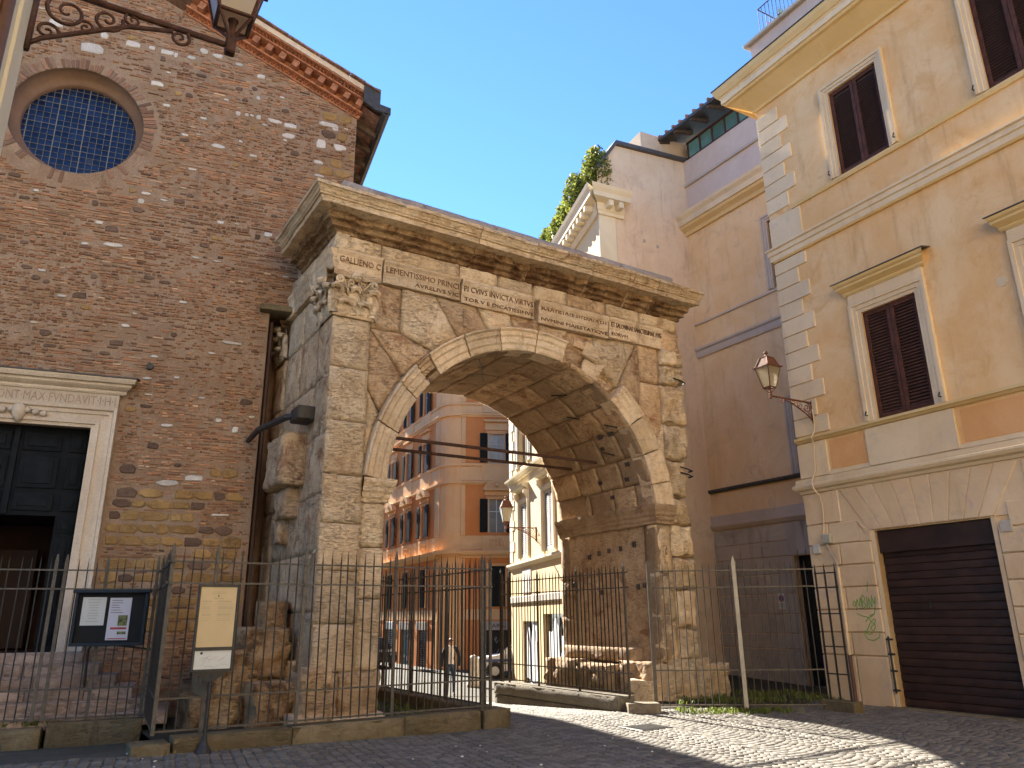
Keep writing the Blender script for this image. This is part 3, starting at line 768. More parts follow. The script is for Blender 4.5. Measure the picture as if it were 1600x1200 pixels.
# Corinthian capitals
def leaf(w, h, curl, mb, place):
    n = 9; prof = []
    for i in range(n+1):
        t = i/n
        if t < .7: prof.append((.02+.05*t*t, h*t/.7*.9))
        else:
            a = (t-.7)/.3*math.pi*1.15; prof.append((.0445+curl*(1-math.cos(a)), h*.9+curl*math.sin(a)))
    k = 6
    for sgn in (0, 1):
        def fn(u, v):
            q = prof[min(n, int(round(v*n)))]; ww = w*(.62+.38*math.sin(min(1, v*1.3)*math.pi*.6))
            uu = (u-.5)*2; lob = 1+.13*math.cos(v*18)*abs(uu)
            return place(uu*ww*.5*lob, q[0]-.025*uu*uu-.012*sgn+.008*math.cos(uu*9), q[1])
        mb.grid(fn, k, n, flip=bool(sgn))
def capital(place, wid, parent, mat=TRAV):
    """place(x, out, z): local capital coordinates to arch space, x 0..wid"""
    z0 = 6.56; cap = MB()
    cap.grid(lambda u, v: place(wid*u, .01+.05*max(0, v-.5)**1.5, z0+.68*v), 8, 8)
    o = cap.build('capital', mat, parent, smooth=True)
    MB().grid(lambda u, v: place(-.03+(wid+.06)*u, .02+.025*math.sin(v*math.pi), z0-.03+.05*v), 8, 5).build('astragal', mat, o, smooth=True)
    def lf(cx, w, h, zb, curl, lean):
        mb = MB(); n = 14; prof = []
        for i in range(n+1):
            t = i/n
            if t < .58: prof.append((.05+lean*(t/.58)**2.2+.025*math.sin(t/.58*math.pi), h*t/.58))
            else:
                a = (t-.58)/.42*math.pi*1.45; prof.append((.05+lean+curl*(1-math.cos(a)), h+curl*.9*math.sin(a)))
        for sg in (0, 1):
            def fn(u, v):
                q = prof[int(round(v*n))]; uu = (u-.5)*2; ww = w*(.9+.1*math.sin(v*math.pi))*(1 if v < .7 else 1-.35*((v-.7)/.3)**2)
                return place(cx+uu*ww*.5, max(.003, q[0]-.055*abs(uu)**2.5-.02*sg), zb+q[1]-.035*abs(uu)**3)
            mb.grid(fn, 8, n, flip=bool(sg))
        mb.build('acanthus_leaf', mat, o, smooth=True)
    for cx in (wid*.0, wid*.5, wid*1.0): lf(cx, wid*.34, .45, z0+.02, .055, .05)
    for cx in (wid*.26, wid*.76): lf(cx, wid*.44, .22, z0+.0, .045, .055)
    for cx, sg in ((wid*.02, -1), (wid*.98, 1)):
        pts = [place(wid*(.5+.14*sg), .05, z0+.34), place(wid*(.5+.24*sg), .08, z0+.5)]; n = 26
        for i in range(n+1):
            a = math.pi*.75-i/n*math.pi*3.2; r = .075*(1-.8*i/n); pts.append(place(cx-sg*.02+sg*r*math.cos(a), .17+.03*i/n, z0+.57+r*math.sin(a)))
        MB().tube(pts, [.014+.006*min(1, i/6) for i in range(len(pts))], 6).build('volute', mat, o, smooth=True)
    for cx, sg in ((wid*.38, 1), (wid*.62, -1)):
        pts = [place(wid*.5-sg*wid*.16, .06, z0+.4)]
        for i in range(14): a = math.pi*(1-i*.17); r = .06*(1-i/17); pts.append(place(cx+sg*r*math.cos(a), .1, z0+.58+r*math.sin(a)))
        MB().tube(pts, .016, 5).build('volute', mat, o, smooth=True)
    ab = MB(); Q = [0, .0, .012, .02, 0]; Z = [.665,.665,.70,.765,.775]
    def aba(u, v):
        k = int(round(v*4)); bow = .17-.1*math.sin(u*math.pi)
        return place(-.09+(wid+.18)*u, (bow+Q[k]) if 0 < k < 4 else 0, z0+Z[k]+.004*math.cos(u*23))
    ab.grid(aba, 14, 4); ab.build('abacus', mat, o)
    c = place(wid*.5, .12, z0+.69); MB().lathe([(.02,-.08),(.085,-.05),(.105,0),(.08,.055),(.02,.08)], 9, c).build('abacus_flower', mat, o, smooth=True)
capital(lambda x, q, z: Vector((x, -.055-q, z)), .68, arch)
capital(lambda x, q, z: Vector((-q-.005, .68-x-.05, z)), .68, arch)
capital(lambda x, q, z: Vector((-q-.005, 3.35-x, z)), .65, arch, TRAV)

# ruined foundation beside the left pier
for x0,x1,z0,z1,y,m,a,d in ((-.75,-.02,-.1,.75,.15,TRAVD,.1,1.2),(-1.3,-.3,-.1,1.2,.75,TRAVD,.14,1.0),(-.8,-.05,.7,1.5,.7,TRAVD,.12,.8),(-1.5,-.95,-.1,.55,.85,TRAVD,.1,.8),(-.45,.0,1.3,1.9,1.1,TRAVD,.09,.5)):
    ablock('foundation_rubble', x0, x1, z0, z1, y, m, depth=d, amp=a, ch=.08, wob=.12, ns=4, cell=.06)
mh = thing('drain_cover', 'small dark iron drain cover set in the sunlit cobbles', 'drain cover', (1.95, 12.25, gz(1.95, 12.25)+.004), 32)
MB().cbox(-.3,.3,-.25,.25,-.02,.012,.004).build('frame', IRONB, mh)
for k in range(7): MB().box(-.24,.24,-.2+k*.06,-.17+k*.06,.012,.018).build('grid_bar', IRON, mh)

# ------------------------------------------------------------------ the church
CH_O, CH_YAW = (-4.389, 13.976), 22.2
CW = frame(CH_O, CH_YAW)
church = thing('church', 'brick and rubble church facade with round leaded window and travertine portal', 'church', (*CH_O, 0), CH_YAW)
OCX, OCZ, OCR = -4.28, 10.88, 1.16
XR = 1.05
def gable(x): return 12.38 + .434*(XR-x) if x > OCX else 12.38 + .434*(XR-OCX) - .434*(OCX-x)
def church_wall():
    mb = MB(); t = .5
    # front face as strips round the oculus, the door and the slot
    n = 40
    ring = [(OCX+OCR*math.cos(2*math.pi*i/n+math.pi/4), OCZ+OCR*math.sin(2*math.pi*i/n+math.pi/4)) for i in range(n)]
    a = 1.5
    def sq(i):
        t = 2*math.pi*i/n+math.pi/4; c, s = math.cos(t), math.sin(t); k = a/max(abs(c), abs(s)); return (OCX+k*c, OCZ+k*s)
    for i in range(n):
        p, q, r, s_ = ring[i], ring[(i+1)%n], sq(i+1), sq(i)
        mb.add([(v[0],0,v[1]) for v in (p,q,r,s_)], [(0,1,2,3)])
        mb.add([(p[0],0,p[1]),(q[0],0,q[1]),(q[0],.5,q[1]),(p[0],.5,p[1])], [(0,1,2,3)])
    wall_open(mb, -8.4, XR, -.4, 12.38, [(-5.4,-3.2,1.13,4.85), (OCX-a,OCX+a,OCZ-a,OCZ+a), (-.43,.35,-.4,7.42)], 0, .0)
    mb.f = [f for f in mb.f]
    mb.add([(-8.4,0,12.38),(XR,0,12.38),(XR,0,gable(XR)),(OCX,0,gable(OCX)),(-8.4,0,gable(-8.4))], [(0,1,2,3,4)])
    # slot reveals and the side walls
    mb.add([(-.43,0,-.4),(-.43,0,7.42),(-.43,1.2,7.42),(-.43,1.2,-.4)], [(0,1,2,3)]); mb.add([(-.43,0,7.42),(.35,0,7.42),(.35,1.2,7.42),(-.43,1.2,7.42)], [(0,1,2,3)])
    mb.add([(-.43,1.2,-.4),(.35,1.2,-.4),(.35,1.2,7.42),(-.43,1.2,7.42)], [(0,1,2,3)])
    mb.add([(XR,0,7.42),(XR,36,7.42),(XR,36,12.1),(XR,0,12.38)], [(0,1,2,3)]); mb.add([(.35,1.2,-1.2),(.35,36,-1.2),(.35,36,7.42),(.35,1.2,7.42)], [(0,1,2,3)])
    mb.add([(.35,1.2,7.42),(XR,1.2,7.42),(XR,36,7.42),(.35,36,7.42)], [(0,1,2,3)]); mb.add([(.35,0,7.42),(XR,0,7.42),(XR,1.2,7.42),(.35,1.2,7.42)], [(0,1,2,3)])
    mb.add([(-9,36,-1),(XR,36,-1),(XR,36,12.4),(OCX,36,14.7),(-9,36,12.4)], [(0,1,2,3,4)])
    # door recess
    for P in (((-5.4,0,1.13),(-5.4,0,4.85),(-5.4,.3,4.85),(-5.4,.3,1.13)), ((-3.2,0,1.13),(-3.2,0,4.85),(-3.2,.3,4.85),(-3.2,.3,1.13)), ((-5.4,0,4.85),(-3.2,0,4.85),(-3.2,.3,4.85),(-5.4,.3,4.85))): mb.add(P, [(0,1,2,3)])
    mb.build('wall', MORTAR, church, fix=False)
church_wall()
# single stones picked out in the wall: (x, z, width, height)
WS = [(-4.45,12.67,.4,.22),(-3.68,12.95,.26,.14),(-4.15,13.0,.14,.15),(-3.26,12.94,.12,.09),(-3.03,12.93,.24,.11),(-2.78,12.92,.07,.12),(-2.53,12.93,.16,.09),(-2.31,13.19,.16,.13),(-2.06,13.14,.21,.1),(-3.12,12.13,.23,.11),(-2.85,11.65,.14,.07),(-2.14,11.52,.14,.06),(-1.87,10.96,.27,.09),(-2.99,9.58,.17,.06),(-3.03,9.42,.11,.11),(-3.49,8.4,.32,.08),(-5.06,13.01,.24,.15),(-1.59,13.04,.16,.08),(-1.13,12.88,.16,.1),(-1.1,12.33,.08,.11),(-.63,12.45,.11,.05),(-1.47,11.84,.09,.11),(-1.29,11.84,.08,.08),(-1.19,11.84,.08,.06),(-1.06,11.86,.09,.11),(-.82,11.84,.28,.09),(-.49,11.82,.26,.11),(-.51,11.57,.26,.13),(-.93,11.68,.11,.06),(.24,12.06,.41,.11),(.21,11.59,.2,.21),(.59,11.56,.26,.16),(.52,11.95,.14,.07),(.19,11.06,.19,.09),(-1.11,10.88,.14,.06),(.22,10.72,.2,.06),(-1.27,6.72,.38,.06),(-2.99,6.82,.14,.06),(-1.47,6.46,.13,.04),(-2.11,5.01,.19,.06),(-1.21,5.18,.11,.07),(-.91,5.05,.11,.12),(-2.07,3.99,.36,.11),(-1.61,4.1,.29,.1),(-1.11,3.43,.29,.04),(-2.0,5.92,.09,.05),(-.68,9.15,.16,.1),(-1.96,8.38,.16,.05),(-4.44,7.68,.12,.05),(-4.08,7.24,.15,.05),(-1.58,9.23,.12,.07),(-3.68,8.81,.13,.07),(-2.08,7.42,.14,.05),(-2.44,6.28,.13,.05)]
def in_free(x0, x1, z0, z1):
    if z1 > min(gable(x0), gable(x1))-.02: return False
    if x1 > -5.42-.4 and x0 < -2.8 and z1 > .1 and z0 < 5.78: return False
    if x1 > -.44 and z0 < 7.45: return False
    if x1 > XR-.01 or x0 < -6.3: return False
    cx, cz = max(x0, min(OCX, x1)), max(z0, min(OCZ, z1))
    return math.hypot(cx-OCX, cz-OCZ) > 1.44
TAKEN = []
def free(x0, x1, z0, z1, m=.012):
    return in_free(x0, x1, z0, z1) and not any(x0 < b+m and x1 > a-m and z0 < d+m and z1 > c-m for a, b, c, d in TAKEN)
def wall_stone(x, z, w, h, mat, proud=.02, name='stone'):
    k = rnd.choice((7, 8, 9, 10)); pts = []
    for i in range(k):
        a = 2*math.pi*(i+.5)/k + rnd.uniform(-.25,.25); c, s = math.cos(a), math.sin(a); q = 1/max(abs(c), abs(s))
        q = q*rnd.uniform(.9, 1.0)*1.12
        pts.append((x+w*.5*min(1,max(-1,c*q)), z+h*.5*min(1,max(-1,s*q))))
    ins = [((p[0]-x)*.86+x, (p[1]-z)*.8+z) for p in pts]
    vs = [(p[0], .02, p[1]) for p in pts] + [(p[0], -proud*.6, p[1]) for p in pts] + [(p[0], -proud-rnd.uniform(0,.006), p[1]) for p in ins]
    fs = [(i, (i+1)%k, (i+1)%k+k, i+k) for i in range(k)] + [(i+k, (i+1)%k+k, (i+1)%k+2*k, i+2*k) for i in range(k)] + [tuple(range(2*k, 3*k))]
    TAKEN.append((x-w/2, x+w/2, z-h/2, z+h/2))
    return MB().add(vs, fs).build(name, mat, church, fix=True)
for x, z, w, h in WS: wall_stone(x+w/2, z-h/2, w, h, MARBLE, .026)
# yellow tuff courses low on the right and at the upper corner
for r in range(14):
    z = 1.4 + r*.205+rnd.uniform(-.01,.01); x = -2.78 + rnd.uniform(0,.12)
    while x < -.6:
        w = rnd.uniform(.16, .46)
        if rnd.random() < (.9 if z < 3.7 else .5) and free(x, x+w, z, z+.19): h = rnd.uniform(.12,.19); wall_stone(x+w/2, z+.095, w, h, TUFF if rnd.random() < .75 else DTUFF, rnd.uniform(.012,.026))
        x += w+.015
for r in range(7):
    z = 10.75+r*.23; x = .3
    while x < .98:
        w = rnd.uniform(.2, .34); w = min(w, 1.03-x)
        if w > .1 and rnd.random() < .85 and free(x, x+w, z, z+.19): wall_stone(x+w/2, z+.095, w, .19, TUFF if rnd.random() < .65 else DTUFF, .022)
        x += w+.03
for k in range(150):
    w, h = rnd.uniform(.08,.22), rnd.uniform(.05,.12); x, z = rnd.uniform(-5.6,.9), rnd.uniform(1.3,13.6)
    if free(x, x+w, z, z+h): wall_stone(x+w/2, z+h/2, w, h, DTUFF if rnd.random() < .8 else TUFF, .018)
for k in range(55):
    w, h = rnd.uniform(.07,.16), rnd.uniform(.03,.06); x, z = rnd.uniform(-5.6,.9), rnd.uniform(1.3,13.6)
    if free(x, x+w, z, z+h): wall_stone(x+w/2, z+h/2, w, h, MARBLE if rnd.random() < .7 else TRAVP, .022)
# the mass of thin bricks and rubble, real but too fine to pick apart
def bricks():
    T = np.array(TAKEN); VS, FS, CC = [], [], []
    pal = [(.38,.17,.09),(.44,.205,.105),(.32,.14,.08),(.50,.25,.13),(.25,.13,.085),(.16,.092,.065),(.42,.225,.135),(.62,.42,.27),(.40,.265,.185)]
    wts = [5,5,4,3,3,1.6,3,.8,2]
    z = -.1
    while z < 14.6:
        hrow = rnd.uniform(.028,.055); x = -6.2+rnd.uniform(0,.2); wav = rnd.uniform(0,6)
        while x < 1.03:
            rub = fbm((x*.6, 3, z*.6), 1, 3, 2)
            w = rnd.choice((rnd.uniform(.05,.13), rnd.uniform(.09,.24))) if rub < .05 else rnd.uniform(.04,.11)
            h = hrow*rnd.uniform(.6,.95); zz = z + .012*math.sin(x*1.3+wav) + rnd.uniform(-.006,.006)
            x1 = min(x+w, 1.04)
            if x1-x > .03 and in_free(x, x1, zz, zz+h) and not np.any((T[:,0] < x1+.008) & (T[:,1] > x-.008) & (T[:,2] < zz+h+.006) & (T[:,3] > zz-.006)) and rnd.random() < (.88 if rub < .2 else .74)*(.5 if fbm((x*.55, 4, zz*.9), 1, 3, 11) > .3 else 1):
                pr = rnd.uniform(.004,.024); o = len(VS); e = .12*h; t = rnd.uniform(-.006,.006)
                q = [rnd.uniform(-.004,.004) for _ in range(4)]
                VS += [(x,.01,zz),(x1,.01,zz+t),(x1,.01,zz+h+t),(x,.01,zz+h),(x+e,-pr,zz+e+q[0]),(x1-e,-pr,zz+e+t+q[1]),(x1-e,-pr,zz+h-e+t+q[2]),(x+e,-pr,zz+h-e+q[3])]
                FS += [(o+4,o+5,o+6,o+7),(o,o+1,o+5,o+4),(o+1,o+2,o+6,o+5),(o+2,o+3,o+7,o+6),(o+3,o,o+4,o+7)]
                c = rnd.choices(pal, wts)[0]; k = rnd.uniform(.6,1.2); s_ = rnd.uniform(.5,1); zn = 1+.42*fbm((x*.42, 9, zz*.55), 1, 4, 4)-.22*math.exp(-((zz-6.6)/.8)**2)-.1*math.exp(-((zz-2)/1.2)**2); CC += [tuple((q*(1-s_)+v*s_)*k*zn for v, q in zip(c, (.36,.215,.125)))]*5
            x = x1+rnd.uniform(.008,.022)
        z += hrow+rnd.uniform(.004,.012)
    # radial bricks round the oculus
    n = 96
    for i in range(n):
        if rnd.random() < (.12 if math.sin(2*math.pi*i/n) > -.2 else .6): continue
        a = 2*math.pi*i/n; da = 2*math.pi/n*.36; r0, r1 = OCR+.004, OCR+rnd.uniform(.12,.26); o = len(VS); pr = rnd.uniform(.008,.02)
        P = [(r0,a-da),(r1,a-da),(r1,a+da),(r0,a+da)]
        VS += [(OCX+r*math.cos(t), .01, OCZ+r*math.sin(t)) for r, t in P] + [(OCX+r*math.cos(t), -pr, OCZ+r*math.sin(t)) for r, t in P]
        FS += [(o+4,o+7,o+6,o+5)]+[(o+j,o+4+j,o+4+(j+1)%4,o+(j+1)%4) for j in range(4)]
        c = rnd.choice(pal[:3]+pal[4:7]+pal[8:]); c = tuple(.5*v+.5*q for v, q in zip(c, (.36,.22,.16))); k = rnd.uniform(.55,1.0); CC += [tuple(v*k for v in c)]*5
    me = bpy.data.meshes.new('brickwork'); me.from_pydata(VS, [], FS); me.materials.append(BRICK); attr_colors(me, CC); me.update()
    link('brickwork', me, church, kind='stuff')
bricks()
# round window
def oculus():
    mb = MB(); n = 48
    for (r0, r1, y0, y1) in ((1.0,OCR-.004,.3,.46),):
        for i in range(n):
            a, b = 2*math.pi*i/n, 2*math.pi*(i+1)/n
            P = lambda r, t, y: (OCX+r*math.cos(t), y, OCZ+r*math.sin(t))
            mb.add([P(r1,a,.02),P(r1,b,.02),P(r1,b,y0),P(r1,a,y0),P(r0,a,y0),P(r0,b,y0),P(r0,b,y1),P(r0,a,y1)], [(0,1,2,3),(3,2,5,4),(4,5,6,7)])
    win = mb.build('round_window', plaster('brown_reveal_plaster', (.2,.12,.085), (.27,.17,.12), (.12,.08,.06)), church, smooth=True)
    R = 1.02; p = .122
    me0 = MB().add([(-.056,0,-.056),(.056,0,-.056),(.056,0,.056),(-.056,0,.056)], [(0,1,2,3)]).mesh('pane', BGLASS)
    k = int(R/p)+1
    for i in range(-k, k+1):
        for j in range(-k, k+1):
            if math.hypot(max(0,abs(i)-.5)*p, max(0,abs(j)-.5)*p) > R: continue
            o = link('pane', me0, win, loc=(OCX+i*p, .44+.0, OCZ+j*p)); o.rotation_euler = (rnd.gauss(0,.035), 0, rnd.gauss(0,.035))
    bars = MB()
    for i in range(-k, k+2):
        q = (i-.5)*p
        if abs(q) < R:
            h = math.sqrt(R*R-q*q); w = .016 if i % 4 == 1 else .006
            bars.box(OCX+q-w/2, OCX+q+w/2, .42, .45, OCZ-h, OCZ+h); w = .01 if i % 4 == 1 else .006
            bars.box(OCX-h, OCX+h, .425, .445, OCZ+q-w/2, OCZ+q+w/2)
    bars.build('glazing_bars', plain('pale_lead_came', (.2,.19,.18), .6, .1, .1, 9, 0), win)
    b = MB(); m = 36
    vs = [(OCX+1.3*math.cos(2*math.pi*i/m), .52, OCZ+1.3*math.sin(2*math.pi*i/m)) for i in range(m)]; b.add(vs, [tuple(range(m))]); b.build('window_backing', DARKIN, win)
oculus()
# travertine portal
def portal():
    J = [(-.02,0),(-.1,0),(-.1,.06),(-.13,.06),(-.13,.12),(-.085,.12),(-.085,.24),(-.11,.24),(-.11,.3),(-.15,.32),(-.15,.37),(.0,.37)]   # (y, offset outwards from the opening)
    def jamb(side):
        X = -3.2 if side > 0 else -5.4
        mb = MB()
        mb.prism(J, lambda p: (X+side*p[1], p[0], 1.15), lambda p: (X+side*p[1], p[0], 4.82+p[1])); mb.build('portal_jamb', TRAVP, church)
    jamb(1); jamb(-1)
    mb = MB(); mb.prism(J, lambda p: (-5.4-p[1], p[0], 4.82+p[1]), lambda p: (-3.2+p[1], p[0], 4.82+p[1])); lint = mb.build('portal_lintel', TRAVP, church)
    fr = MB().cbox(-5.77,-2.83,-.1,.0,5.192,5.44,.004).build('portal_frieze', TRAVP, church)
    text('inscription', 'PONT·MAX·FVNDAVIT·I·H·I', CARVEP, fr, -4.75, -2.88, 5.235, .16, -.1, .004)
    C = [(0,5.44),(-.12,5.44),(-.14,5.47),(-.14,5.5),(-.2,5.53),(-.24,5.56),(-.24,5.6),(-.3,5.61),(-.33,5.66),(-.34,5.69),(0,5.76)]
    MB().prism(C, lambda p: (-5.77+p[0]*.75, p[0], p[1]), lambda p: (-2.83-p[0]*.75, p[0], p[1])).build('portal_cornice', TRAVP, church)
    MB().prism([(0,5.762),(-.36,5.695),(-.36,5.715),(0,5.79)], lambda p: (-6.05, p[0], p[1]), lambda p: (-2.55, p[0], p[1])).build('portal_flashing', LEAD, church)
    # carved cherub head with spread wings on the lintel (plain relief)
    m = MB()
    for k in range(7):
        t = k/6; m.lathe([(.01,-.05),(.05,-.03),(.055,.02),(.01,.06)], 7, (-4.3+(t-.5)*.72, -.13, 5.02+.03*math.cos((t-.5)*5)))
    m.lathe([(.02,-.17),(.08,-.1),(.11,.0),(.1,.1),(.03,.15)], 10, (-4.3,-.14,5.0)); m.build('carved_relief', TRAVP, lint, smooth=True)
portal()
# door: fixed panelled head, leaf folded on the right, dark opening
def church_door():
    d = MB().box(-5.42,-3.18,.22,.26,3.32,4.9).box(-3.56,-3.22,.2,.26,1.15,3.318).box(-5.38,-5.05,.22,.26,1.15,3.318).build('door', DOORP, church)
    def panel(x0,x1,z0,z1):
        mb = MB(); mb.cbox(x0,x1,.19,.22,z0,z1,.008); mb.box(x0+.035,x1-.035,.182,.192,z0+.035,z1-.035)
        mb.cbox(x0+.07,x1-.07,.165,.185,z0+.07,z1-.07,.012); mb.build('door_panel', DOORP, d)
    for x0, x1 in ((-5.32,-5.0),(-4.92,-4.4),(-4.22,-3.64),(-3.52,-3.26)):
        panel(x0,x1,4.42,4.74); panel(x0,x1,3.78,4.32); panel(x0,x1,3.4,3.7)
    for z0, z1 in ((3.02,3.26),(2.5,2.95),(1.75,2.43),(1.25,1.68)): panel(-3.52,-3.26,z0,z1)
    MB().box(-4.36,-4.28,.17,.22,3.34,4.8).build('door_stile', DOORP, d)
    b = MB(); b.box(-5.38,-3.2,2.2,2.25,1.0,3.4); b.box(-5.05,-5.0,.3,2.2,1.0,3.4); b.box(-3.5,-3.45,.3,2.2,1.0,3.4); b.box(-5.4,-3.2,.3,2.2,3.35,3.4); b.box(-5.4,-3.2,.3,2.2,1.05,1.13)
    b.build('dark_vestibule', DARKIN, church)
    m = MB().cbox(-4.75,-4.0,1.9,1.98,1.15,2.9,.02); m.build('inner_door', plain('red_brown_wood', (.022,.007,.004), .6), church)
church_door()
# steps
for i in range(6):
    z1 = 1.15-.165*i; y0 = -.3-.22*i; x1 = -2.78+.27*i; x = -6.6; k = 0
    while x < x1-.01:
        w = min(rnd.uniform(.75,1.3), x1-x)
        if x1-(x+w) < .35: w = x1-x
        rough_patch(lambda u, v: (x+.003+(w-.006)*u, y0, z1-.18+.18*v), lambda u, v: OUT, .02, max(4, int(w/.1)), 3, seed=sd(), amp=.008, ch=.012).build('step_block', STEPM, church, smooth=True)
        MB().cbox(x+.004, x+w-.004, y0+.004, .02, z1-.18, z1-.002, .012).build('step_block', STEPM, church)
        x += w
# raking cornice of the gable in brick
def raking():
    sl = math.atan(.434); c, s = math.cos(sl), math.sin(sl)
    L = (XR+2.7+.0)/c
    def P(t, o, y): return Vector((XR - t*c + o*s, y, 12.38 + t*s + o*c))     # t up the slope from the corner, o outward (perpendicular)
    def bar(t0, t1, o0, o1, y0, y1, mat, name, skew=0):
        vs = [P(t, o, y) for t in (t0, t1) for o in (o0, o1) for y in (y0, y1)]
        return MB().add(vs, [(0,1,3,2),(4,6,7,5),(0,4,5,1),(2,3,7,6),(0,2,6,4),(1,5,7,3)]).build(name, mat, church)
    bar(-.05, L, -.06, -.015, -.035, .0, TERRA, 'cornice_course'); bar(-.05, L, .05, .09, -.14, 0, TERRA, 'cornice_course'); bar(-.08, L, .28, .31, -.3, 0, TERRA, 'cornice_course')
    bar(-.1, L, .37, .4, -.4, 0, TERRA, 'cornice_course'); bar(-.14, L, .4, .52, -.43, 0, PINK, 'cornice_cover'); bar(-.05, L, -.015, .40, -.02, 0, TERRA, 'cornice_backing')
    n = int(L/.085)
    for i in range(n):
        t = i*.085
        for (o0, o1, y) in ((-.012,.05,-.1),(.312,.37,-.36)):
            yb = y+.09
            vs = [P(t+.004,o0,yb),P(t+.04,o0,y),P(t+.076,o0,yb),P(t+.004,o1,yb),P(t+.04,o1,y),P(t+.076,o1,yb)]
            MB().add(vs, [(0,1,2),(3,5,4),(0,3,4,1),(1,4,5,2),(0,2,5,3)]).build('sawtooth_brick', TERRA, church)
    i = 0; t = .02
    while t < L-.2:
        bar(t, t+.13, .1, .27, -.26, 0, TERRA, 'modillion'); t += .31
    i = 0; t = -.2
    while t < L:
        bar(t, t+.36, .525+.012*(i % 2), .56+.012*(i % 2), -.5+rnd.uniform(-.02,.02), .3, TILE, 'verge_tile'); t += .37; i += 1
raking()
# roof planes, side eave with rafters and gutter
def roof():
    r = MB()
    for sgn in (1,):
        r.add([(XR+.55,-.35,12.5),(XR+.55,36.3,12.5),(OCX,36.3,15.3),(OCX,-.35,15.3)], [(0,1,2,3)]); r.add([(-10,-.35,12.9),(-10,36.3,12.9),(OCX,36.3,15.3),(OCX,-.35,15.3)], [(3,2,1,0)])
    r.add([(XR-.1,-.2,12.66),(XR+.54,-.2,12.32),(XR+.54,36,12.32),(XR-.1,36,12.66)], [(0,1,2,3)])
    ro = r.build('roof', TILE, church)
    for k in range(22):
        y = .25+k*.62
        MB().prism([(XR,12.52),(XR+.48,12.24),(XR+.48,12.12),(XR,12.36)], lambda p: (p[0], y, p[1]), lambda p: (p[0], y+.12, p[1])).build('rafter', WOOD, ro)
    g = MB(); prof = [(XR+.46,12.42),(XR+.48,12.3),(XR+.56,12.24),(XR+.65,12.3),(XR+.66,12.44),(XR+.64,12.44),(XR+.63,12.32),(XR+.56,12.27),(XR+.5,12.32),(XR+.48,12.42)]
    g.prism(prof, lambda p: (p[0], -.45, p[1]), lambda p: (p[0], 36, p[1])); g.build('gutter', LEAD, ro)
    MB().prism([(XR+.05,12.95),(XR+.42,12.88),(XR+.42,12.5),(XR+.66,12.46),(XR+.66,12.3),(XR+.3,12.34),(XR+.05,12.5)], lambda p: (p[0], -.47, p[1]), lambda p: (p[0], -.4, p[1])).build('gutter_end_plate', LEAD, ro)
    MB().tube([(XR+.02,7.2,11.4),(XR+.5,6.9,12.0)], .03, 6).build('eave_strut', LEAD, ro)
roof()
MB().cbox(-.62,.1,-.22,.3,7.4,7.52,.012).build('slot_lintel', KERBM, church)
MB().tube([(-.36,.25,-.2),(-.36,.25,7.3)], .05, 8).build('rain_pipe', plain('brown_pipe', (.075,.04,.034), .5), church)
MB().tube([(-2.42,-.02,6.05),(-2.42,-.09,6.05)], .06, 10).build('tie_plate', IRONB, church)
# soil and weeds inside the railings
def soil(name, pts, z):
    c = Vector((sum(p[0] for p in pts)/len(pts), sum(p[1] for p in pts)/len(pts), 0)); mb = MB()
    n = len(pts); vs = [(c.x, c.y, z+.06)] + [(p[0], p[1], z) for p in pts]
    mb.add(vs, [(0, i+1, (i+1) % n+1) for i in range(n)]); mb.build(name, SOIL, kind='structure')
soil('soil_bed', [AW(-2.0,-.8,0).xy, AW(2.6,-.8,0).xy, AW(2.6,4.3,0).xy, AW(-2.0,4.3,0).xy], .07)
soil('soil_bed', [AW(5.75,-.45,0).xy, AW(8.6,-1.9,0).xy, AW(11.5,-.6,0).xy, AW(13.5,5,0).xy, AW(7,5,0).xy, AW(5.75,3.5,0).xy], .02)
def tufts(name, spots, mat=GRASS, hh=(.05,.16), nb=9):
    VS, FS, CC = [], [], []
    for (x, y, z, r) in spots:
        for b in range(nb):
            a = rnd.uniform(0, 6.28); px, py = x+rnd.gauss(0,r), y+rnd.gauss(0,r); h = rnd.uniform(*hh); w = rnd.uniform(.006,.014); ln = rnd.uniform(.2,.8)*h
            o = len(VS); c, s = math.cos(a), math.sin(a)
            VS += [(px-s*w,py+c*w,z),(px+s*w,py-c*w,z),(px+c*ln*.5+s*w*.8,py+s*ln*.5-c*w*.8,z+h*.65),(px+c*ln*.5-s*w*.8,py+s*ln*.5+c*w*.8,z+h*.65),(px+c*ln,py+s*ln,z+h)]
            FS += [(o,o+1,o+2,o+3),(o+3,o+2,o+4)]; k = rnd.uniform(.5,1.3); CC += [(k*rnd.uniform(.9,1.2),k,k*.8)]*2
    me = bpy.data.meshes.new(name); me.from_pydata(VS, [], FS); me.materials.append(mat); attr_colors(me, CC); me.update(); return me
def aspot(s, d, z, r): p = AW(s, d, z); return (p.x, p.y, p.z, r)
link('weeds', tufts('weeds', [aspot(rnd.uniform(-1.9,2.5), rnd.uniform(-.75,-.3), .1, .06) for _ in range(110)] + [aspot(rnd.uniform(1.2,2.5), rnd.uniform(-.6,3), .1, .06) for _ in range(60)], hh=(.03,.11)), kind='stuff', label='low weeds growing behind the railings under the left pier', cat='weeds')
link('grass', tufts('grass', [(rnd.uniform(2.8,4.8), 14.0+rnd.gauss(0,.14), .01, .05) for _ in range(70)] + [(rnd.uniform(3,6), rnd.uniform(14.8,17), .06, .08) for _ in range(160)], hh=(.03,.09)), kind='stuff', label='sunlit grass tufts along the foot of the right railing', cat='grass')
link('weeds', tufts('weeds', [tuple(CW(rnd.uniform(-4.2,-1.9), -1.33+rnd.gauss(0,.05), .22)) + (.04,) for _ in range(90)], hh=(.03,.12)), kind='stuff', label='weeds along the kerb below the church steps', cat='weeds')

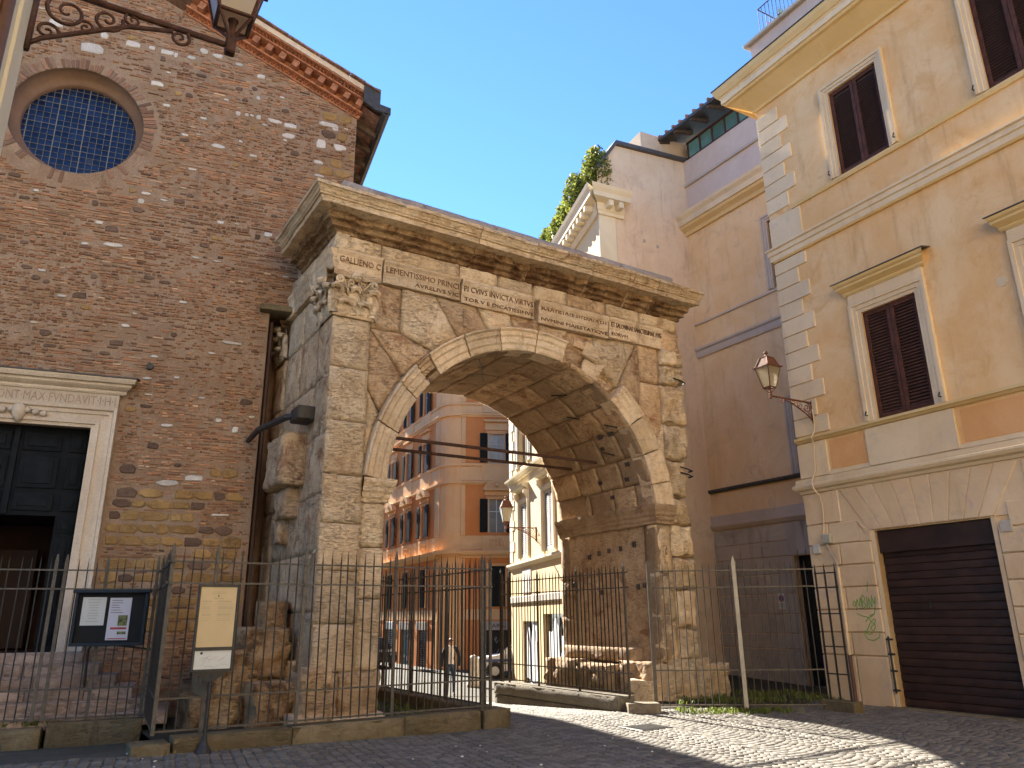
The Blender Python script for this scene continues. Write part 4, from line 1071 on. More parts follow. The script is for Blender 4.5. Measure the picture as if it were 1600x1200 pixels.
# ------------------------------------------------------------------ railings
def bar_mesh(h, w=.016):
    mb = MB(); a = w/2
    mb.box(-a,a,-a,a,0,h-.16); z = h-.16
    mb.add([(-a,-a,z),(a,-a,z),(a,a,z),(-a,a,z),(-.0015,-.0015,h),(.0015,-.0015,h),(.0015,.0015,h),(-.0015,.0015,h)], [(0,1,5,4),(1,2,6,5),(2,3,7,6),(3,0,4,7),(4,5,6,7)])
    return mb.mesh('bar', IRON)
def post_mesh(h, w=.045, mat=None):
    mb = MB(); a = w/2
    mb.box(-a,a,-a*.6,a*.6,0,h-.1); z = h-.1
    mb.add([(-a,-a*.6,z),(a,-a*.6,z),(a,a*.6,z),(-a,a*.6,z),(-a*.4,0,h),(a*.4,0,h)], [(0,1,5,4),(1,2,5),(2,3,4,5),(3,0,4)])
    return mb.mesh('post', mat or IRONL)
BARM, POSTM = bar_mesh(2.25), post_mesh(2.3)
def railing(label, p, q, z, rails=(2.34,2.07,.68,.31), posts=(0,), step=.125, zb=None, group='spiked iron railings round the arch', bar=None, post=None, slope=0, skip=None):
    p, q = Vector((p[0], p[1], 0)), Vector((q[0], q[1], 0)); L = (q-p).length; yaw = math.degrees(math.atan2(q.y-p.y, q.x-p.x))
    t = thing('iron_railing', label, 'railing', (p.x, p.y, z), yaw, group)
    for r in rails: MB().box(-.01, L+.01, -.011, .011, r-z-.011, r-z+.011).build('rail', IRONL, t)
    for x in posts:
        o = link('post', post or POSTM, t, loc=(x, 0, 0)); o.scale = (1, 1, (2.57-z)/2.3)
        for r in rails[:2]: MB().tube([(x,-.045,r-z),(x,.045,r-z)], .02, 6).build('rail_collar', IRONL, t)
    n = int(round(L/step))
    for i in range(1, n):
        x = L*i/n
        if any(abs(x-a) < .05 for a in posts): continue
        o = link('bar', bar or BARM, t, loc=(x, 0, rails[-1]-z-.02)); o.rotation_euler = (rnd.gauss(0,.004), rnd.gauss(0,.004), 0); o.scale = (1, 1, (2.545-rails[-1]+rnd.uniform(-.01,.02))/2.25)
    return t
A_ = AW(-2.17, -.87, 0); B_ = AW(2.6, -.87, 0)
railing('spiked iron railing on the kerb in front of the left pier', A_, B_, .27, posts=(0, .55, 1.75, 3.13, 4.62, 4.77))
railing('spiked iron railing along the passage beside the left pier', AW(2.6,-.8,0), AW(2.62,4.2,0), .27, posts=(.1, 1.45, 2.8, 4.2))
C_ = CW(-1.75, -1.45, 0)
railing('short return of spiked railing behind the cream sign', AW(-2.17,-.8,0), C_, .27, posts=(0.02, 2.2))
railing('spiked iron railing in front of the church steps', CW(-5.9,-1.45,0), C_, .27, rails=(2.34,2.07,.68,.3), posts=(2.72,2.85,3.4,4.1))
W_ = Vector((2.1, 14.2, 0)); Wf = W_ + AD*4.45
railing('spiked iron railing on the long kerb beside the right pier', W_ + AD*.05, Wf, .2, rails=(2.37,2.1,.62,.3), posts=(.1, 1.55, 2.95, 4.1, 4.38), step=.12)
Wr = Vector((2.46, 14.28, 0)); We = Vector((5.42, 14.08, 0))
railing('spiked iron railing in front of the right pier', Wr, We, .08, rails=(2.38,2.08,.67,.1), posts=(0,.02), step=.122)
MB().box(-.035,.035,-.02,.02,0,2.5).add([(-.035,-.02,2.5),(.035,-.02,2.5),(.035,.02,2.5),(-.035,.02,2.5),(0,-.02,2.62),(0,.02,2.62)], [(0,1,4),(1,2,5,4),(2,3,5),(3,0,4,5)]).build('flat_post', plain('pale_steel', (.38,.35,.3), .5, .2), label='wide pale steel post in the right railing', cat='post', loc=(4.0, 14.12, .02), yaw=-4)
for dx, lb in ((-.03, 'slim iron gate post at the far end of the right railing, nearer the passage'), (.17, 'slim iron gate post at the far end of the right railing, nearer the yellow house')):
    MB().box(-.02,.02,-.02,.02,0,2.4).add([(-.02,-.02,2.4),(.02,-.02,2.4),(.02,.02,2.4),(-.02,.02,2.4),(0,0,2.48)], [(0,1,4),(1,2,4),(2,3,4),(3,0,4)]).build('gate_post', IRON, label=lb, cat='post', group='gate posts', loc=(Wf.x+dx, Wf.y+.06+dx*.6, .2), yaw=ARCH_YAW)

# kerbs that carry the railings
def kerb(label, fr, parts, mat=KERBM):
    k = thing('stone_kerb', label, 'kerb', *fr, 'kerbs under the railings')
    for (x0,x1,y0,y1,z0,z1) in parts:
        n = max(4, int((x1-x0)/.12)); m = max(3, int((z1-z0)/.08))
        rough_patch(lambda u, v: (x0+.004+(x1-x0-.008)*u, y0, z0+(z1-z0)*v), lambda u, v: OUT, .03, n, m, seed=sd(), amp=.008, ch=.014, wob=.006).build('kerb_stone', mat, k, smooth=True)
        MB().cbox(x0+.005, x1-.005, y0+.012, y1, z0, z1-.004, .012).build('kerb_stone', mat, k)
    return k
kerb('low mossy kerb of long stones under the front left railing', ((*ARCH_O,0), ARCH_YAW), [(-2.42,-1.98,-1.1,-.62,-.1,.2),(-1.95,-.5,-1.05,-.7,-.1,.25),(-.5,1.1,-1.05,-.7,-.1,.26),(1.1,2.34,-1.05,-.7,-.1,.27),(2.38,2.85,-1.07,-.6,-.1,.27)])
kerb('kerb along the passage side of the left railing', (tuple(AW(2.78,-.55,0)), ARCH_YAW+90), [(.05,1.6,-.01,.3,-.4,.27),(1.6,3.2,-.01,.3,-.5,.27),(3.2,4.9,-.01,.3,-.6,.27)])
kerb('kerb below the church railing', ((*CH_O,0), CH_YAW), [(-6.2,-4.6,-1.62,-1.32,-.2,.2),(-4.6,-3.02,-1.62,-1.32,-.2,.2),(-2.96,-1.75,-1.64,-1.3,-.2,.26)])
kw = Vector((2.1,14.2,0)) - AU*.16 + AD*.3
kerb('long two course kerb beside the passage on the right', ((Wf.x-AU.x*.2, Wf.y-AU.y*.2, 0), ARCH_YAW-90), [(-.06,4.2,0,.4,.0,.24),(-.05,2.2,.012,.4,-.5,-.012),(2.2,4.2,.012,.4,-.5,-.012)], stone('grey_stone_kerb', (.17,.15,.115), (.24,.21,.165), (.07,.06,.05), (.11,.095,.07), strata=.3))
kerb('square corner block of the right kerb', ((W_.x-.15, W_.y-.25, 0), 2), [(-.02,.55,-.02,.35,-.1,.16)], stone('pale_kerb_block', (.25,.2,.14), (.33,.275,.2), (.1,.08,.06), (.16,.12,.08), strata=.3))
# ladder-like end of the railing against the ochre wall
def grille():
    t = thing('iron_grille', 'narrow iron grille standing against the corner of the ochre house', 'grille', (5.48, 14.12, .1), -60.6, 'spiked iron railings round the arch')
    for x in (0, .2, .42): link('bar', BARM, t, loc=(x, 0, 0)).scale = (1.6, 1.6, 1.05)
    for z in (.05,.5,.95,1.5,1.95,2.2): MB().box(-.02,.44,-.011,.011,z-.011,z+.011).build('rail', IRON, t)
    MB().cbox(-.1,.55,-.12,.12,-.12,.08,.015).build('grille_foot', KERBM, t)
grille()

# ------------------------------------------------------------------ information sign in front of the left railing
def info_sign():
    b = AW(-1.62, -1.17, 0)
    t = thing('information_sign', 'cream information panel in a dark frame on a single post', 'sign', (b.x, b.y, gz(b.x, b.y)), ARCH_YAW-1)
    MB().lathe([(.1,0),(.1,.02),(.085,.05),(.05,.1),(.035,.14),(.028,.2)], 14).build('post_foot', IRONB, t)
    MB().tube([(0,0,.12),(0,0,.9)], .024, 10).build('post', IRONB, t)
    MB().prism([(-.2,.93),(.2,.93),(.09,.85),(.04,.82),(-.04,.82),(-.09,.85)], lambda p: (p[0],-.015,p[1]), lambda p: (p[0],.015,p[1])).build('bracket', IRONB, t)
    fr = MB(); x0,x1,z0,z1,zm = -.25,.25,.93,1.98,1.2
    for a in ((x0,x0+.03,z0,z1),(x1-.03,x1,z0,z1)): fr.cbox(a[0],a[1],-.025,.025,a[2],a[3],.005)
    for a in ((z0,z0+.03),(zm-.02,zm+.02),(z1-.03,z1)): fr.box(x0+.03,x1-.03,-.025,.025,a[0],a[1])
    fr.box(x0+.03,x1-.03,.0,.02,z0+.03,z1-.03); fr.build('frame', IRONB, t)
    p = MB().box(x0+.031,x1-.031,-.012,-.002,zm+.021,z1-.031).build('text_panel', CREAMP, t)
    m = MB().box(x0+.031,x1-.031,-.012,-.002,z0+.031,zm-.021).build('map_panel', PAPER, t)
    ln = MB()
    for z in (1.885,1.868): ln.box(-.09,.09,-.0135,-.012,z,z+.004)
    ln.lathe([(.0,-.012),(.011,-.006),(.011,.012),(.0,.016)], 8, (0,-.013,1.84))
    ln.box(-.06,.06,-.0135,-.012,1.805,1.811)
    for k in range(12): 
        z = 1.77-k*.021
        for a, b in ((-.19,-.07),(.0,.19)): ln.box(a, b-rnd.uniform(0,.03), -.0135,-.012, z, z+.003 if k % 4 else z+.008)
    ln.build('print', INK, p)
    mm = MB()
    for k in range(10):
        x, z = rnd.uniform(-.2,.1), rnd.uniform(.98,1.1); pts = [(x,-.0125,z)]
        for q in range(4): x += rnd.uniform(.01,.04); z = min(1.15, max(.97, z+rnd.uniform(-.02,.03))); pts.append((x,-.0125,z))
        mm.tube(pts, .0016, 4)
    mm.build('map_lines', INK, m)
    MB().lathe([(.001,0),(.016,.001),(.016,.003),(.001,.004)], 12).build('map_badge', INKD, m, loc=(-.14,-.012,1.15)).rotation_euler = (RAD(90),0,0)
info_sign()

# ------------------------------------------------------------------ parish notice board on the church railing
def notice_board():
    t = thing('notice_board', 'black glazed notice board with two paper notices on the church railing', 'notice board', tuple(CW(-2.36,-1.5,1.27)), CH_YAW-9)
    f = MB(); f.box(-.49,.49,-.02,.02,0,.77); f.build('backboard', plain('black_felt', (.012,.012,.012), .8), t)
    fr = MB()
    fr.cbox(-.5,.5,-.07,.0,-.01,.035,.006); fr.cbox(-.53,.53,-.1,.02,.74,.79,.006); fr.cbox(-.5,-.455,-.07,0,.036,.739,.006); fr.cbox(.455,.5,-.07,0,.036,.739,.006); fr.build('frame', plain('blue_black_frame', (.018,.024,.032), .4), t)
    p = MB().box(-.4,-.08,-.027,-.022,.28,.68).build('notice', PAPER, t); q = MB().box(-.03,.27,-.027,-.022,.07,.67).build('notice', plain('lilac_paper', (.55,.55,.62), .7, 0, .03, 4, 0), t)
    a = MB()
    for k in range(9): w = rnd.uniform(.03,.09); z = .64-k*.038; a.box(-.24-w,-.24+w,-.029,-.0275,z,z+.006)
    a.build('notice_print', INK, p)
    b = MB()
    for k in range(6): z = .63-k*.035; b.box(0,.0+rnd.uniform(.1,.2),-.029,-.0275,z,z+.007)
    b.build('notice_print', INKD, q); MB().box(.11,.24,-.029,-.0275,.27,.42).build('notice_picture', PHOTO, q); MB().box(.12,.24,-.029,-.0275,.15,.19).build('notice_picture', PHOTO, q)
    MB().box(.02,.24,-.0292,-.0277,.22,.25).box(.0,.25,-.0292,-.0277,.085,.097).build('notice_headline', INKR, q)
notice_board()
MB().tube([(-.3,0,0),(-.32,0,.75),(-.25,0,.85),(.6,0,.72),(.66,0,.65)], .018, 6).tube([(.5,0,-.25),(.52,0,.73)], .018, 6).tube([(.52,0,.35),(.9,0,.28)], .015, 6).build('handrail', IRONB, label='low black iron handrail beside the church steps', cat='handrail', loc=tuple(CW(-2.35,-.75,.45)), yaw=CH_YAW)

# ------------------------------------------------------------------ street lanterns
def lantern(t, c, s=1.0, frame_m=DRUST, tilt=0):
    """four-sided lantern standing on point c (local)"""
    cx, cy, cz = c
    zb, zt, wb, wt = .12*s, .52*s, .085*s, .165*s
    g = MB(); f = MB(); q = [(-1,-1),(1,-1),(1,1),(-1,1)]
    B = [(cx+a*wb, cy+b*wb, cz+zb) for a, b in q]; T = [(cx+a*wt, cy+b*wt, cz+zt) for a, b in q]
    R = [(cx+a*.09*s, cy+b*.09*s, cz+zt+.2*s) for a, b in q]
    for i in range(4):
        gl = MB().add([B[i],B[(i+1)%4],T[(i+1)%4],T[i]], [(0,1,2,3)]).build('glass_pane', LGLASS, t)
        f.tube([B[i],T[i]], .011*s, 5); f.tube([B[i],B[(i+1)%4]], .012*s, 5); f.tube([T[i],T[(i+1)%4]], .015*s, 5); f.tube([T[i],R[i]], .012*s, 5); f.tube([R[i],R[(i+1)%4]], .01*s, 5)
    f.lathe([(.015*s,-.02*s),(.025*s,.0),(.03*s,.03*s),(.015*s,.06*s),(.02*s,.1*s),(.03*s,.125*s)], 8, (cx,cy,cz))
    for a, b in q: f.tube([(cx+a*.015*s,cy+b*.015*s,cz+.02*s),(cx+a*wb,cy+b*wb,cz+zb)], .009*s, 5)
    f.lathe([(.1*s,0),(.03*s,.05*s),(.02*s,.08*s),(.045*s,.1*s),(.03*s,.13*s),(.005*s,.15*s)], 10, (cx,cy,cz+zt+.2*s))
    for a, b in q: f.box(cx+a*(wt+.015)*1-.018*s, cx+a*(wt+.015)+.018*s, cy+b*(wt+.015)-.018*s, cy+b*(wt+.015)+.018*s, cz+zt-.01*s, cz+zt+.02*s)
    f.build('lantern_frame', frame_m, t)
    for i in range(4):
        MB().add([T[i],T[(i+1)%4],R[(i+1)%4],R[i]], [(0,1,2,3)]).build('lantern_roof_pane', WGLASS if i in (0,3) else frame_m, t)
    MB().lathe([(.02*s,.2*s),(.035*s,.26*s),(.035*s,.36*s),(.015*s,.4*s)], 8, (cx,cy,cz)).build('bulb', WHITEP, t)
def spiral(mb, c, r, turns, th, y, ph=0, sg=1, sx=1):
    pts = []
    n = int(18*turns)
    for i in range(n+1):
        a = ph + sg*2*math.pi*turns*i/n; q = r*(1-.88*i/n); pts.append((c[0]+q*math.cos(a)*sx, y, c[1]+q*math.sin(a)))
    mb.tube(pts, [th*(1-.4*i/n) for i in range(n+1)], 6)
def bracket_lamp(label, root, yaw, L, s, mat, lan_s=1.0):
    """wall bracket reaching out along local +x"""
    t = thing('street_lantern', label, 'street lamp', root, yaw, 'lanterns on wall brackets')
    b = MB(); b.tube([(0,0,0),(L,0,0)], .02*s, 8)
    b.tube([(0,0,-.42*s),(.06*s,0,-.36*s),(.2*s,0,-.27*s),(L*.45,0,-.1*s),(L*.68,0,-.03*s)], .015*s, 6)
    b.tube([(0,0,-.46*s),(0,0,.04*s)], .02*s, 6); b.build('bracket', mat, t, smooth=True)
    for c, r, tn, th, ph, sg in (((.16*s,-.13*s),.12*s,1.6,.013*s,1.6,1),((.36*s,-.1*s),.085*s,1.5,.012*s,.4,-1),((L*.47,-.045*s),.05*s,1.4,.01*s,2.0,1),((L*.72,-.06*s),.065*s,1.5,.012*s,1.5,-1),
                                 ((.08*s,-.3*s),.06*s,1.4,.011*s,0,1),((.26*s,-.2*s),.05*s,1.4,.01*s,3,-1)):
        sc = MB(); spiral(sc, c, r, tn, th, 0, ph, sg); sc.build('scroll', mat, t, smooth=True)
    MB().cbox(L-.032*s,L+.032*s,-.032*s,.032*s,-.06*s,.05*s,.01).build('socket', mat, t)
    lantern(t, (L, 0, .05*s), lan_s, mat)
    return t

# ------------------------------------------------------------------ ochre house on the right
OH_O, OH_YAW = (6.732, 14.298), -60.6
OW = frame(OH_O, OH_YAW)
och = thing('ochre_house', 'ochre plastered house with brown louvred shutters and a dark garage shutter', 'house', (*OH_O, 0), OH_YAW)
WIN2 = [(.5,1.65,10.41,12.45),(3.57,4.72,10.41,12.45)]; WIN1 = [(.47,1.61,5.12,7.3),(3.57,4.71,5.12,7.3)]
GAR = (.03,2.17,-.2,3.07)
XL = -1.45
m = MB(); wall_open(m, XL, 9, -.3, 13.6, WIN1+WIN2+[GAR], 0, .16)
m.add([(XL,0,-.3),(XL,0,13.6),(XL,8,13.6),(XL,8,-.3)], [(0,1,2,3)]); m.build('wall', OCHRE, och, fix=False)
def louvres(parent, x0, x1, z0, z1, y, mat=SHUT, pitch=.062, wear=False):
    """pair of louvred shutter leaves"""
    mid = (x0+x1)/2
    for a, b in ((x0+.006, mid-.004), (mid+.004, x1-.006)):
        f = MB(); w = .075
        f.cbox(a,a+w,y,y+.04,z0+.01,z1-.01,.006); f.cbox(b-w,b,y,y+.04,z0+.01,z1-.01,.006)
        f.cbox(a+w,b-w,y+.002,y+.038,z0+.01,z0+.1,.004); f.cbox(a+w,b-w,y+.002,y+.038,z1-.1,z1-.01,.004)
        s = f.build('shutter', mat, parent); l = MB(); z = z0+.1+pitch*.5
        while z < z1-.12:
            t = rnd.uniform(-.004,.004)
            l.add([(a+w,y+.006+t,z-.016),(b-w,y+.006+t,z-.016),(b-w,y+.036,z+.018),(a+w,y+.036,z+.018),(a+w,y+.012+t,z-.02),(b-w,y+.012+t,z-.02),(b-w,y+.042,z+.014),(a+w,y+.042,z+.014)], [(0,1,2,3),(4,7,6,5),(0,4,5,1),(3,2,6,7)])
            z += pitch
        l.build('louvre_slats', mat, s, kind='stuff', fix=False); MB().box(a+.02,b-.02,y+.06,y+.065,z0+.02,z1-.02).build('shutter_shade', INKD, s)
def frame_mould(parent, x0, x1, z0, z1, w, mat, prof=None, bottom=False, name='window_frame'):
    """moulded surround outside an opening; profile (proud, offset)"""
    P = prof or [(.02,0),(.035,0),(.035,.3*w),(.055,.32*w),(.055,.68*w),(.08,.7*w),(.08,w),(0,w)]
    mb = MB()
    mb.prism(P, lambda p: (x0-p[1], -p[0], z0), lambda p: (x0-p[1], -p[0], z1+p[1])); mb.prism(P, lambda p: (x1+p[1], -p[0], z0), lambda p: (x1+p[1], -p[0], z1+p[1]))
    mb.prism(P, lambda p: (x0-p[1], -p[0], z1+p[1]), lambda p: (x1+p[1], -p[0], z1+p[1]))
    return mb.build(name, mat, parent)
def band(parent, prof, x0, x1, mat, name='string_course', ret=None):
    """moulding (proud, z) running along x; ret adds a mitred return at the left end going back by ret"""
    mb = MB(); P = [(-p[0], p[1]) for p in prof]
    if ret: mb.prism(P, lambda p: (x0+p[0], p[0], p[1]), lambda p: (x1, p[0], p[1])); mb.prism(P, lambda p: (x0+p[0], p[0], p[1]), lambda p: (x0+p[0], ret, p[1]))
    else: mb.xprism(P, x0, x1)
    return mb.build(name, mat, parent)
for w in WIN2: frame_mould(och, *w, .19, TRIM); louvres(och, *w, .02)
for w in WIN1: frame_mould(och, *w, .23, TRIM); louvres(och, *w, .02)
for w in WIN1:
    a, b = w[0]-.23, w[1]+.23
    MB().cbox(a+.01,b-.01,-.06,0,7.535,7.72,.004).build('window_frieze', TRIM, och)
    H = [(0,7.72),(.07,7.72),(.1,7.76),(.1,7.79),(.16,7.83),(.2,7.86),(.2,7.9),(.24,7.93),(.26,7.98),(0,8.04)]
    MB().prism(H, lambda p: (a-p[0]*.7, -p[0], p[1]), lambda p: (b+p[0]*.7, -p[0], p[1])).build('window_hood', TRIMY, och)
    MB().prism([(0,8.042),(.28,7.985),(.28,8.0),(0,8.06)], lambda p: (a-.2, -p[0], p[1]), lambda p: (b+.2, -p[0], p[1])).build('hood_flashing', LEAD, och)
    MB().cbox(w[0]-.3,w[1]+.3,-.05,0,4.27,4.985,.004).build('apron_panel', TRIM, och)
    for x in (w[0]-.16, w[1]+.16): MB().tube([(x,-.08,w[2]+.1),(x,-.15,w[2]+.1),(x+.03,-.15,w[2]+.17)], .014, 6).build('shutter_hook', IRONB, och)
for w in WIN2:
    for x in (w[0]-.2, w[1]+.16): MB().tube([(x,-.06,w[2]+.1),(x,-.13,w[2]+.1),(x+.03,-.13,w[2]+.17)], .014, 6).build('shutter_hook', IRONB, och)
band(och, [(0,5.0),(.05,5.0),(.09,5.04),(.12,5.05),(.12,5.1),(0,5.12)], XL-.0, 9, KERBM if False else TRIMY, 'sill_course', ret=None)
band(och, [(0,3.95),(.05,3.95),(.07,4.0),(.13,4.03),(.16,4.08),(.16,4.12),(.1,4.14),(.1,4.24),(0,4.26)], XL, 9, TRIM, 'base_cornice', ret=3)
band(och, [(0,10.28),(.04,10.28),(.06,10.34),(.06,10.38),(0,10.4)], -.8, 9, TRIMY, 'sill_course')
band(och, [(0,9.2),(.05,9.2),(.08,9.24)], XL+.0, 9, TRIMY, 'string_course'); band(och, [(0,9.242),(.07,9.242),(.07,9.36),(.1,9.38),(.1,9.48),(.14,9.5),(.14,9.54),(0,9.57)], XL, 9, TRIM, 'string_course', ret=.6)
band(och, [(0,13.25),(.06,13.25),(.09,13.36),(.2,13.42),(.24,13.5),(.24,13.55),(.5,13.6),(.52,13.66)], XL, 9, TRIMY, 'eaves_cornice', ret=3)
band(och, [(0,13.662),(.56,13.662),(.56,13.8),(.6,13.84)], XL, 9, TRIM, 'eaves_cornice', ret=3)
band(och, [(0,13.842),(.62,13.842),(.68,13.95),(.7,14.05),(0,14.12)], XL, 9, TRIMY, 'eaves_cornice', ret=3)
band(och, [(0,14.122),(.72,14.06),(.72,14.08),(0,14.16)], XL, 9, LEAD, 'cornice_flashing', ret=3)
MB().box(XL+.02,9,.06,6,14.1,15.22).build('parapet', MAUVE, och)
MB().cbox(XL-.12,9,-.06,6,15.22,15.32,.02).build('parapet_slab', GREYR, och)
# quoins
z, k = 5.14, 0
while z < 13.2:
    if 9.15 < z+.2 < 10.4:
        z = 10.42 if z > 9.1 else z; 
    h = .375; w = .84 if k % 2 == 0 else .6
    if z+h > 9.19 and z < 9.19: h = 9.19-z
    if h > .1 and z+h < 13.27: MB().cbox(XL-.02, XL+w, -.03, .05, z+.008, z+h-.008, .012).build('quoin', TRIM, och)
    z += h if h > .1 else .01; k += 1
    if 9.1 < z < 9.3: z = 9.58
    if 9.57 < z < 10.2: MB().cbox(XL-.02, XL+.86, -.03, .05, 9.585, 10.27, .012).build('quoin', TRIM, och); z = 10.42
MB().cbox(XL-.02, XL+.7, -.03, .04, 4.27, 4.99, .01).build('quoin', TRIM, och); 
for x0, x1 in ((XL+.76,.1),(2.0,3.2)): MB().box(x0,x1,-.006,.0,4.36,4.94).build('orange_panel', OCHRED, och)
MB().box(XL+.7,9,-.03,0,4.262,4.34).build('plinth_band', TRIM, och)
# rusticated ground floor, block by block
def rustic(parent, x0, x1, z0, z1, mat=RUSTIC, y=-.045, c=.016): MB().cbox(x0+.007, x1-.007, y, .02, z0+.007, z1-.007, c).build('ashlar_block', mat, parent)
ZS = [-.1,.85,1.26,1.67,2.08,2.49,2.9,3.31]
for i in range(len(ZS)-1):
    z0, z1 = ZS[i], ZS[i+1]
    if i == 0: rustic(och, XL-.02, -.72, z0, z1); rustic(och, -.72, -.05, z0, z1); rustic(och, 2.25, 4.4, z0, z1); continue
    top = z1 > 2.95
    s = -.75 if i % 2 else -.95
    rustic(och, XL-.02, s, z0, z1); rustic(och, s, -.05 if not top else -.28, z0, z1); rustic(och, 2.25 if not top else 2.45, 3.3 if i % 2 else 2.9, z0, z1); rustic(och, 3.3 if i % 2 else 2.9, 4.4, z0, z1)
for x0, x1 in ((XL-.02,-.62),(2.8,3.9),(3.9,4.8)): rustic(och, x0, x1, 3.31, 3.94)
nv = 9; bx0, bx1, tx0, tx1 = -.04, 2.24, -.6, 2.78
for i in range(nv):
    a, b = i/nv, (i+1)/nv; g = .006
    P = [(bx0+(bx1-bx0)*a+g, 3.09), (bx0+(bx1-bx0)*b-g, 3.09), (tx0+(tx1-tx0)*b-g, 3.93), (tx0+(tx1-tx0)*a+g, 3.93)]
    mb = MB(); n4 = 4; cx = sum(p[0] for p in P)/4; cz = sum(p[1] for p in P)/4
    I = [(cx+(p[0]-cx)*.93, cz+(p[1]-cz)*.97) for p in P]
    mb.add([(p[0],.02,p[1]) for p in P]+[(p[0],-.03,p[1]) for p in P]+[(p[0],-.045,p[1]) for p in I], [(j,(j+1)%4,(j+1)%4+4,j+4) for j in range(4)]+[(j+4,(j+1)%4+4,(j+1)%4+8,j+8) for j in range(4)]+[(8,9,10,11)]); mb.build('voussoir', RUSTIC, och)
MB().box(XL+.75,2.85,-.028,.0,3.09,3.945).build('ashlar_backing', RUSTIC, och)
MB().prism([(-.28,2.905),(-.05,2.905),(-.05,3.08),(-.33,3.3),(-.28,3.3)], lambda p: (p[0],-.045,p[1]), lambda p: (p[0],.02,p[1])).build('ashlar_block', RUSTIC, och)
MB().box(-.045,.03,-.02,.16,-.1,3.085).build('garage_reveal', TRIM, och); MB().box(2.17,2.245,-.02,.16,-.1,3.085).build('garage_reveal', RUSTIC, och)
# roller shutter, slat by slat
rol = MB().box(.03,2.17,.15,.158,-.1,3.07).build('roller_shutter', ROLL, och)
slat = MB().xprism([(.0,0),(-.012,.008),(-.016,.06),(-.012,.12),(0,.128)], .04, 2.16)
sm = slat.mesh('slat', ROLL); z = 0.03; k = 0
while z < 2.62: 
    o = link('slat', sm, rol, loc=(rnd.uniform(-.004,.004), .14+rnd.uniform(-.003,.003), z)); o.rotation_euler = (rnd.gauss(0,.012),0,0); z += .134; k += 1
MB().cbox(.04,2.16,.05,.15,2.66,3.06,.01).build('roller_box', ROLL, rol); MB().cbox(.04,2.16,.1,.16,-.05,.03,.01).build('bottom_rail', IRON, rol); MB().cbox(.05,.09,.08,.1,1.32,1.42,.005).build('handle', IRON, rol, loc=(.75,0,.35))
MB().cbox(-.2,2.5,-.15,.1,-.2,.03,.015).build('threshold', KERBM, och)
for z in (.3,.62,.9,1.15): MB().tube([(.0,.02,z),(-.02,-.05,z),(.1,-.05,z)], .018, 6).build('hinge_pin', IRONB, och)
MB().tube([(.01,-.04,.25),(.01,-.04,1.2)], .018, 6).build('hinge_bar', IRONB, och)
# cables, pipes, boxes, plaques, graffiti
MB().tube([(-.82,-.07,.8),(-.82,-.07,2.45)], .03, 8).build('drain_pipe', TRIM, och); MB().tube([(-.82,-.07,-.05),(-.82,-.07,.86)], .034, 8).build('drain_pipe', plain('brown_iron_pipe', (.1,.05,.04), .6), och)
MB().cbox(-1.07,-.87,-.14,-.04,2.92,3.1,.012).build('junction_box', plain('grey_green_box', (.42,.42,.35), .5), och)
MB().cbox(-1.34,-1.17,-.1,-.04,2.74,2.92,.012).build('junction_box', WHITEP, och)
MB().tube([(-.97,-.1,2.92),(-.93,-.09,2.75),(-.86,-.07,2.6),(-.82,-.07,2.45)], .012, 5).tube([(-1.0,-.1,2.92),(-1.0,-.09,2.84),(-.94,-.08,2.8)], .01, 5).build('cable', GREYR, och)
pts = [(-1.0,-.07,3.1)]
for k in range(18): pts.append((-1.0+.06*math.sin(k*.5)+(-.05 if k < 9 else .02), -.07-(.12 if 3.95 < 3.1+k*.15 < 4.3 else 0)-(.09 if 4.95 < 3.1+k*.15 < 5.15 else 0), 3.1+k*.15))
MB().tube(pts, .012, 5).build('cable', TRIM, och)
MB().cbox(2.32,2.5,-.075,-.04,2.82,3.0,.006).build('plaque', GREYR, och)
MB().lathe([(.002,0),(.09,.0),(.09,.012),(.002,.014)], 18).build('patch', TRIM, och, loc=(3.1,0,6.9)).rotation_euler = (RAD(90),0,0)
